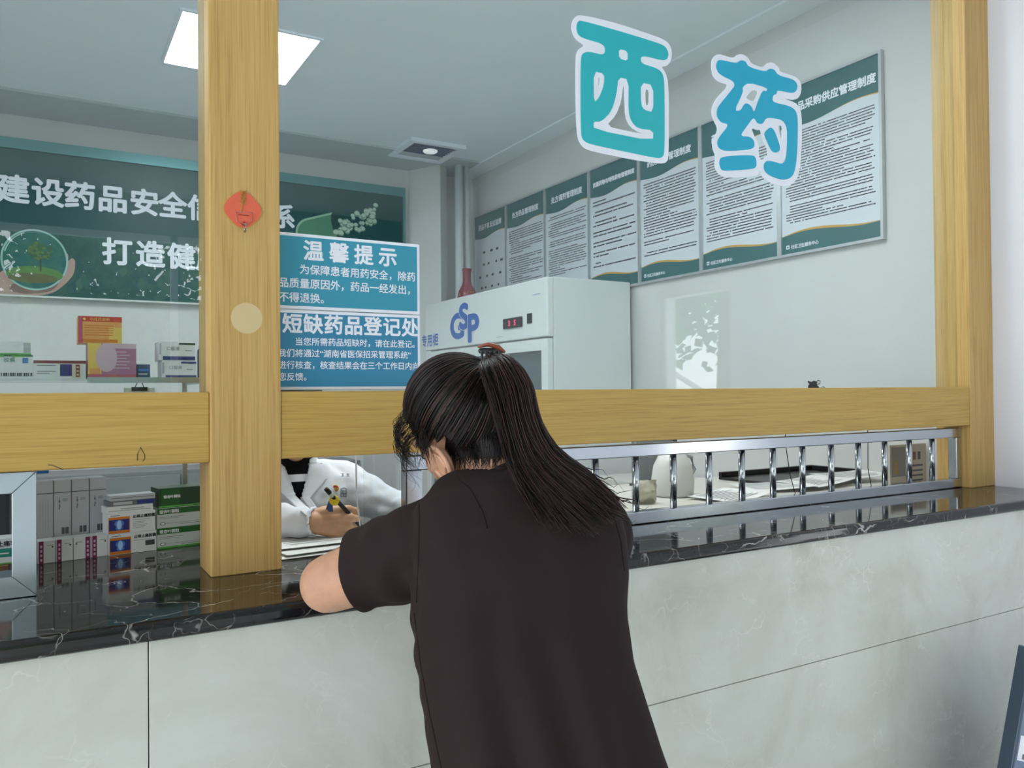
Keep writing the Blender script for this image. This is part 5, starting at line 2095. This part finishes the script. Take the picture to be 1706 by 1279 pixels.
# claw clip
CL = at(818, 586, d=1.465)
t = thing('hair_clip', 'dark claw hair clip with glossy brown-orange top holding the ponytail', 'hair clip', CL)
cb = mat('tortoise_plastic', rgb(128, 66, 40), .2)
B2 = Body()
B2.chain([CL - RT * .020 + UP * .010, CL - RT * .006 + UP * .014, CL + RT * .010 + UP * .010, CL + RT * .022 + UP * .001], [.005, .008, .008, .005], 14, (UP, .55))
link('arched_top', finish(B2.mesh('arched_top', .0012, 2), cb), t)
B2 = Body()
for k in range(5):
    q = CL + RT * (-.016 + .008 * k) + UP * .004
    B2.chain([q, q - UP * .012 - FW * .007, q - UP * .028 - FW * .003], [.003, .0026, .0016], 8)
B2.chain([CL - RT * .018 + UP * .002, CL + RT * .018 + UP * .002], [.0055, .0055], 10)
link('claw', finish(B2.mesh('claw', .0012, 1), BLACK), t)

# ------------------------------------------------------------------ the clerk behind the counter
CF = V((-.14, -1, 0)).normalized()              # the way she faces
CLt = V((1, -.14, 0)).normalized()              # towards her own left (right in the photo)
CX, CYY = .672, 2.47
Z_ = V((0, 0, 1))
CLEV = [(.615, .165, .125, .07), (.70, .172, .13, .07), (.84, .150, .112, .05), (.98, .155, .112, .02), (1.10, .170, .115, .0), (1.18, .178, .100, -.005), (1.225, .150, .080, -.01), (1.262, .085, .062, -.015)]


def ctorso(ins, lev, n=36):
    rr = []
    for z, a, b, back in lev:
        c = V((CX, CYY, z)) - CF * back
        ring = []
        for k in range(n):
            q = 2 * PI * k / n
            x, y = math.cos(q), math.sin(q)
            x = math.copysign(abs(x) ** .85, x); y = math.copysign(abs(y) ** .85, y)
            ring.append(c + CLt * x * (a + ins) + CF * y * (b + ins))
        rr.append(ring)
    return rr


C0 = V((CX, CYY, 0))
cSr = C0 - CLt * .150 + Z_ * 1.195
cSl = C0 + CLt * .150 + Z_ * 1.195
cWr = at(521, 868, y=2.10)
cEr = V((cWr.x - .175, 2.27, ZC + .050))
cEl = at(648, 838, y=2.30); cEl.z = ZC + .055
cWl = V((.955, 2.13, ZC + .040))
cH = C0 + CF * .075 + Z_ * 1.405
chp = math.radians(38)
cF = CF * math.cos(chp) - Z_ * math.sin(chp)
cU = CF * math.sin(chp) + Z_ * math.cos(chp)
cR = cF.cross(cU)
B = Body()
B.loft(ctorso(-.004, CLEV))
B.chain([C0 + Z_ * 1.20, C0 + CF * .01 + Z_ * 1.28, cH - cF * .02 - cU * .06], [.06, .050, .047], 18)
pc = head_forms(B, cH, cF, cU, cR, .96)
for sh, el, wr in ((cSr, cEr, cWr), (cSl, cEl, cWl)):
    B.chain([sh, sh.lerp(el, .5), el], [.055, .046, .039], 18)
    B.chain([el, el.lerp(wr, .4), wr], [.038, .036, .027], 18)
hfdir = V((.97, -.16, -.09))
B.hand(cWr + V((.002, 0, 0)), hfdir, (-.16, -.93, .30), (0, .25, 1), (.62, 1.25, .75), 1.02, .0, .75)
B.hand(cWl, (-.25, -1, -.05), (0, 0, 1), (-1, .2, 0), (.25, .35, .25), .95, .04)
for s_ in (-1, 1):
    hj = V((CX, CYY, .66)) - CF * .06 + CLt * (.085 * s_)
    kn = hj + CF * .38 + V((0, 0, -.01)) + CLt * (.03 * s_)
    an = kn + V((0, 0, -.40)) - CF * .05
    B.chain([hj, kn, an], [.078, .055, .038], 16)
    B.chain([an + V((0, 0, -.035)) - CF * .03, an + V((0, 0, -.05)) + CF * .12], [.03, .027], 14)
cm = B.mesh('body', .0027, 3)
Be = Body()
for s_ in (-1, 1):
    ear_forms(Be, pc, cF, cU, cR, s_, .96, .15)
em = Be.mesh('ears', .0018, 2)
bm = bmesh.new(); bm.from_mesh(cm); bm.from_mesh(em); bm.to_mesh(cm); bm.free()
clerk = thing('person', 'person in white lapelled coat writing with a pen, seated behind the counter opening', 'person', (CX, CYY, 0))
link('body', finish(cm, SKIN2), clerk)
for s_ in (-1, 1):
    b = MB()
    b.X = Matrix.Translation(pc(.081, -.004, s_ * .031))
    b.lathe([(.001, -.011), (.006, -.009), (.0105, -.004), (.0115, 0), (.0105, .004), (.006, .009), (.001, .011)], MATS['eye_white'], 14)
    b.build('eye', clerk)
# black top under the coat
Bk = Body()
Bk.loft(ctorso(.004, CLEV[1:]))
Bk.chain([C0 + Z_ * 1.20, C0 + CF * .016 + Z_ * 1.32], [.068, .056], 18)
km = Bk.mesh('black_top', .005, 4)
cut(km, [(C0 + CF * .07 + Z_ * 1.284, (Z_ + CF * .35).normalized(), None, 0), (V((0, 0, .72)), V((0, 0, -1)), None, 0)])
bt_ = solid(link('black_top', finish(km, BLACKTOP), clerk), .002)
bm = bmesh.new(); bm.from_mesh(km); bvk = BVHTree.FromBMesh(bm); bm.free()


def onto(bvh, p, d, lift):
    h = bvh.ray_cast(p, d)
    return (h[0] - d * lift) if h[0] is not None else None


b = MB()
pts0, pts1 = [], []
for k in range(9):
    a = -.034 + .068 * k / 8
    for zz, L in ((1.215, pts0), (1.236, pts1)):
        q = onto(bvk, C0 + CLt * a + CF * .4 + Z_ * zz, -CF, .0012)
        L.append(q)
b.add(pts0 + pts1, [(k, k + 1, k + 10, k + 9) for k in range(8)], WHITE)
b.build('white_band', bt_)
# white coat
Bc = Body()
Bc.loft(ctorso(.018, [(.60, .185, .15, .06)] + CLEV[1:]))
Bc.chain([C0 - CLt * .06 + Z_ * 1.19, cSr, cSr.lerp(cEr, .5), cEr], [.080, .072, .060, .054], 22)
Bc.chain([cEr, cEr.lerp(cWr, .55), cWr.lerp(cEr, .13), cWr + (cWr - cEr).normalized() * .03], [.053, .048, .042, .030], 22)
Bc.chain([C0 + CLt * .06 + Z_ * 1.19, cSl, cSl.lerp(cEl, .5), cEl], [.080, .072, .062, .056], 22)
Bc.chain([cEl, cEl.lerp(cWl, .55), cWl.lerp(cEl, .15), cWl + (cWl - cEl).normalized() * .03], [.055, .049, .043, .030], 22)
Bc.chain([C0 + Z_ * 1.22, C0 + CF * -.005 + Z_ * 1.30], [.078, .066], 18)
cm2 = Bc.mesh('white_coat', .0045, 5)
aR, aL = (cWr - cEr).normalized(), (cWl - cEl).normalized()
cut(cm2, [(cWr + aR * .004, aR, cWr + aR * .04, .075), (cWl + aL * .004, aL, cWl + aL * .04, .075), (V((0, 0, .63)), V((0, 0, -1)), None, 0),
          (C0 + Z_ * 1.292, (Z_ + CF * .30).normalized(), None, 0)])
bm = bmesh.new(); bm.from_mesh(cm2); bm.normal_update()
VZ0, VZ1, VWD = 1.150, 1.29, .047
kill = []
for f in bm.faces:
    c = f.calc_center_median() - C0
    a, fw_, z = c.dot(CLt), c.dot(CF), c.z
    if fw_ > .0 and z > VZ0 and abs(a) < VWD * (z - VZ0) / (VZ1 - VZ0):
        kill.append(f)
bmesh.ops.delete(bm, geom=kill, context='FACES')
bm.normal_update()
for v in bm.verts:
    p = v.co
    dR = min((p - cWr).length, (p - cWl).length)
    g1 = math.sin(dR * 140 + 3 * noise.noise(p * 12)) * .003 * math.exp(-dR * 9)
    dE = min((p - cEl).length, (p - cEr).length)
    g2 = (noise.noise(V((p.x * 26, p.y * 14, p.z * 34)))) * .012 * math.exp(-max(0, dE - .02) * 5)
    g3 = noise.noise(V((p.x * 14, p.y * 14, p.z * 6))) * .005
    v.co = p + v.normal * (g1 + g2 + g3)
bm.to_mesh(cm2)
bvc = BVHTree.FromBMesh(bm)
bm.free()
coat = solid(link('white_coat', finish(cm2, COAT), clerk), .0025)
for s_ in (-1, 1):                              # lapels
    vs, fs = [], []
    nT, nW = 16, 6
    for i in range(nT + 1):
        t = i / nT
        z = VZ0 - .012 + t * (VZ1 - .012 - VZ0)
        inn = s_ * VWD * .93 * max(0, (z - VZ0) / (VZ1 - VZ0))
        wd = .066 * min(1, t * 1.45) if t < .70 else (.050 if t < .76 else .058 - .10 * (t - .76))
        for j in range(nW + 1):
            a = inn + s_ * (wd * j / nW + .0005)
            h = bvc.ray_cast(C0 + CLt * a + CF * .5 + Z_ * z, -CF)
            q = h[0] if h[0] is not None else C0 + CLt * a + CF * .09 + Z_ * z
            fwv = (q - C0).dot(CF)
            vs.append([a, fwv, z, j / nW])
    # keep the flap from falling into the opening
    for i in range(nT + 1):
        row = vs[i * (nW + 1):(i + 1) * (nW + 1)]
        ok = [r[1] for r in row if r[1] > .03]
        for r in row:
            if ok and r[1] < max(ok) - .03:
                r[1] = max(ok) - .008
    pts = [C0 + CLt * a + CF * (fw_ + .004 + .004 * jj) + Z_ * z for a, fw_, z, jj in vs]
    for i in range(nT):
        for j in range(nW):
            k = i * (nW + 1) + j
            f = (k, k + 1, k + nW + 2, k + nW + 1)
            fs.append(f if s_ > 0 else f[::-1])
    lm = bpy.data.meshes.new('lapel')
    lm.from_pydata([tuple(p) for p in pts], [], fs)
    solid(link('lapel', finish(lm, COAT), coat), .003)
# elastic cuffs
b = MB()
for w, a, r in ((cWr, aR, .0335), (cWl, aL, .0335)):
    u = a.orthogonal().normalized(); v = a.cross(u)
    b = MB()
    b.tube([w + (u * math.cos(q) + v * math.sin(q)) * (r + .0015 * math.sin(q * 13)) + a * .002 for q in np.linspace(0, 2 * PI, 41)], .0045, COAT, 8, cap=False)
    b.build('cuff', coat)


def px_hit(bvh, x, y, lift=.001):
    d = ray(x, y).normalized()
    h = bvh.ray_cast(EYE, d)
    return (h[0] - d * lift, h[1]) if h[0] is not None else (EYE + d * 2.5, -d)


# embroidered marks on the breast
b = MB()
for (x, y, txt, sz) in ((568, 793, '卫', .010), (577, 793, '生', .010)):
    p, nn = px_hit(bvc, x, y, .0015)
    b.mesh(text_me(txt, sz, .0003, 2), mat('embroidery', rgb(58, 104, 116), .7), facing(p, RT, UP))
for pts in (((568, 817), (568, 827), (577, 827), (577, 817), (568, 817)), ((568, 822), (577, 822)), ((571, 817), (573, 827)), ((567, 815), (573, 812), (578, 815))):
    q = [px_hit(bvc, x, y, .0015)[0] for x, y in pts]
    b.tube(q, .0010, MATS['embroidery'], 5)
b.build('embroidered_mark', coat)
# round red and gold pin
p, nn = px_hit(bvc, 559, 813, .001)
t = thing('badge', 'round red and gold pin on the white coat breast', 'badge', p)
Xb = facing(p, RT, UP)
b = MB(); b.X = Xb
b.lathe([(.010, -.001), (.0105, .001), (.0095, .0028), (.004, .0034)], GOLD, 22)
b.build('rim', t)
b = MB(); b.X = Xb
b.quad([(.0085 * math.cos(q), .001 + .0075 * math.sin(q), .0037) for q in np.linspace(.25, PI - .25, 12)], mat('red_enamel', rgb(178, 24, 30), .25))
b.build('red_enamel', t)
# hair: bobbed cap
bm = bmesh.new()
grid = {}
for i in range(33):
    for k in range(48):
        th, q = PI * i / 32, 2 * PI * k / 48
        d = V((math.sin(th) * math.cos(q), math.cos(th), math.sin(th) * math.sin(q)))
        if (d.x > .42 and d.y < .62) or d.y < -.86 or (d.x > -.05 and d.y < -.35):
            continue
        q2 = V((d.x * .110, d.y * .108, d.z * .092)) * (1 + .03 * noise.noise(d * 5))
        grid[i, k] = bm.verts.new(pc(q2.x - .010, q2.y + .020, q2.z))
for i in range(32):
    for k in range(48):
        ids = [(i, k), (i + 1, k), (i + 1, (k + 1) % 48), (i, (k + 1) % 48)]
        if all(j in grid for j in ids):
            try:
                bm.faces.new([grid[j] for j in ids])
            except ValueError:
                pass
bmesh.ops.recalc_face_normals(bm, faces=bm.faces)
me = bpy.data.meshes.new('hair')
bm.to_mesh(me); bm.free()
solid(link('hair', finish(me, HAIR), clerk), .012)
# trousers
Bt = Body()
Bt.loft(ctorso(.008, CLEV[:2] + [(.76, .165, .125, .06)]))
for s_ in (-1, 1):
    hj = V((CX, CYY, .66)) - CF * .06 + CLt * (.085 * s_)
    kn = hj + CF * .38 + V((0, 0, -.01)) + CLt * (.03 * s_)
    an = kn + V((0, 0, -.38)) - CF * .05
    Bt.chain([hj, kn, an], [.092, .072, .060], 18)
link('trousers', finish(Bt.mesh('trousers', .008, 4), TROUSER), clerk)
# stool
t = thing('stool', 'round high stool under the seated clerk, hidden by the counter', 'stool', (CX, CYY + .06, 0))
b = MB(); b.X = Matrix.Translation((CX, CYY + .06, 0))
b.lathe([(.17, .545), (.18, .56), (.18, .575), (.17, .588)], BLACK, 28)
b.build('seat', t)
b = MB(); b.X = Matrix.Translation((CX, CYY + .06, 0))
b.lathe([(.22, 0), (.22, .012), (.03, .03), (.025, .545)], STEEL_B, 28)
b.build('pedestal', t)

# pen in the writing hand
tip = at(606, 884, y=2.105); tip.z = ZC + .024
top = at(543, 814, y=2.060)
t = thing('pen', 'black pen with silver band and yellow disc held in the writing hand', 'pen', tip)
dv = (top - tip).normalized(); LN = (top - tip).length
b = MB(); b.tube([tip, tip + dv * .018, tip + dv * (LN - .03)], [.001, .0055, .006], BLACK, 12); b.build('barrel', t)
b = MB(); b.tube([tip + dv * (LN - .03), tip + dv * (LN - .018)], .0066, ALU, 12); b.build('silver_band', t)
b = MB(); b.tube([tip + dv * (LN - .018), tip + dv * LN], [.0066, .006], BLACK, 12); b.build('button', t)
yc = tip + dv * (LN - .047)
Xy = facing(yc - FW * .007 - RT * .004, RT, UP)
b = MB(); b.X = Xy
b.lathe([(.012, -.002), (.0135, 0), (.012, .002)], mat('yellow_plastic', rgb(236, 206, 40), .4), 24)
b.tube([(.004, .003, .0022), (.004, .0045, .0022)], .0012, BLACK, 8)
b.build('yellow_disc', t)
b = MB()
q0 = yc - RT * .014 + UP * .002 + FW * .006
b.add([q0 + UP * .016, q0 - RT * .018 - UP * .034, q0 + RT * .004 - UP * .034, q0 + UP * .016 + FW * .002, q0 - RT * .018 - UP * .034 + FW * .002, q0 + RT * .004 - UP * .034 + FW * .002],
      [(0, 1, 2), (5, 4, 3), (0, 3, 4, 1), (1, 4, 5, 2), (2, 5, 3, 0)], mat('blue_cloth', rgb(52, 74, 132), .6))
b.build('blue_tag', t)

# ================================================================== the lobby side, mirrored in the glass
YR = -4.2
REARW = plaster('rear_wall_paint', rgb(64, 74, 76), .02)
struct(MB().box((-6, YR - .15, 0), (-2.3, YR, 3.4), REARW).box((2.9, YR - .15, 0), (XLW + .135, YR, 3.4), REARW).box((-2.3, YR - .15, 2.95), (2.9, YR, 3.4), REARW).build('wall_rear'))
fr_ = MB()
for x in (-2.3, -.62, 1.06, 2.84):
    fr_.box((x, YR - .1, 0), (x + .06, YR - .04, 2.95), DOORF)
fr_.box((-2.3, YR - .1, 2.89), (2.9, YR - .04, 2.95), DOORF).box((-2.3, YR - .1, 1.02), (2.9, YR - .04, 1.07), DOORF)
struct(fr_.build('window_3'))
LEAFS = [mat('leaf_green', rgb(70, 112, 58), .5), mat('leaf_light', rgb(112, 150, 80), .5), mat('leaf_dark', rgb(44, 78, 44), .5)]


def tree(x, y, h, r, label, seed, n=4200):
    random.seed(seed)
    t = thing('tree', label, 'tree', (x, y, 0), 0, 'trees outside the lobby')
    b = MB()
    bark = mat('bark', rgb(92, 78, 62), .9)
    b.tube([(x, y, 0), (x + .08, y, h * .4), (x, y + .1, h * .75)], [.16, .12, .06], bark, 12)
    for k in range(6):
        a = k * 1.05
        b.tube([(x + .05, y, h * (.38 + .05 * k)), (x + math.cos(a) * r * .6, y + math.sin(a) * r * .6, h * (.55 + .06 * k))], [.06, .02], bark, 8)
    b.build('trunk', t)
    b = MB()
    cl = [(V((x, y, h * .68)) + V((random.gauss(0, r * .5), random.gauss(0, r * .5), random.gauss(0, h * .14))), random.uniform(.35, .7) * r) for _ in range(14)]
    for k in range(n):
        c, cr_ = random.choice(cl)
        d = V((random.gauss(0, 1), random.gauss(0, 1), random.gauss(0, 1))).normalized()
        p = c + d * cr_ * random.uniform(.5, 1)
        u = V((random.gauss(0, 1), random.gauss(0, 1), random.gauss(0, 1))).normalized()
        w = u.orthogonal().normalized()
        L, Wd = random.uniform(.10, .20), random.uniform(.04, .07)
        b.quad([tuple(p), tuple(p + u * L * .5 + w * Wd), tuple(p + u * L), tuple(p + u * L * .5 - w * Wd)], random.choice(LEAFS))
    b.build('crown', t)


tree(.30, -8.0, 4.6, 1.75, 'leafy tree outside the lobby, mirrored in the left pane near the middle', 1)
tree(-4.6, -9.0, 5.6, 1.7, 'leafy tree outside the lobby, left of the mirrored one', 2)
tree(5.6, -9.4, 5.8, 1.8, 'leafy tree outside the lobby, right of the mirrored one', 3)
bt2 = thing('building', 'long grey building across the yard, mirrored faintly behind the trees', 'building', (1, -13, 0))  # added to keep bright sky out of the glass reflections
MB().box((-9, -12.9, 0), (11, -12.5, 3.3), mat('grey_render', rgb(112, 118, 118), .8)).build('facade', bt2)
for k in range(7):
    for zz in (.4, 1.9):
        MB().box((-8 + k * 2.7, -12.5, zz), (-6.4 + k * 2.7, -12.46, zz + 1.2), mat('dark_window', rgb(40, 52, 60), .1)).build('window', bt2)
tree(7.2, -3.4, 5.0, 1.7, 'leafy tree beside the lobby, mirrored low in the right pane', 4)
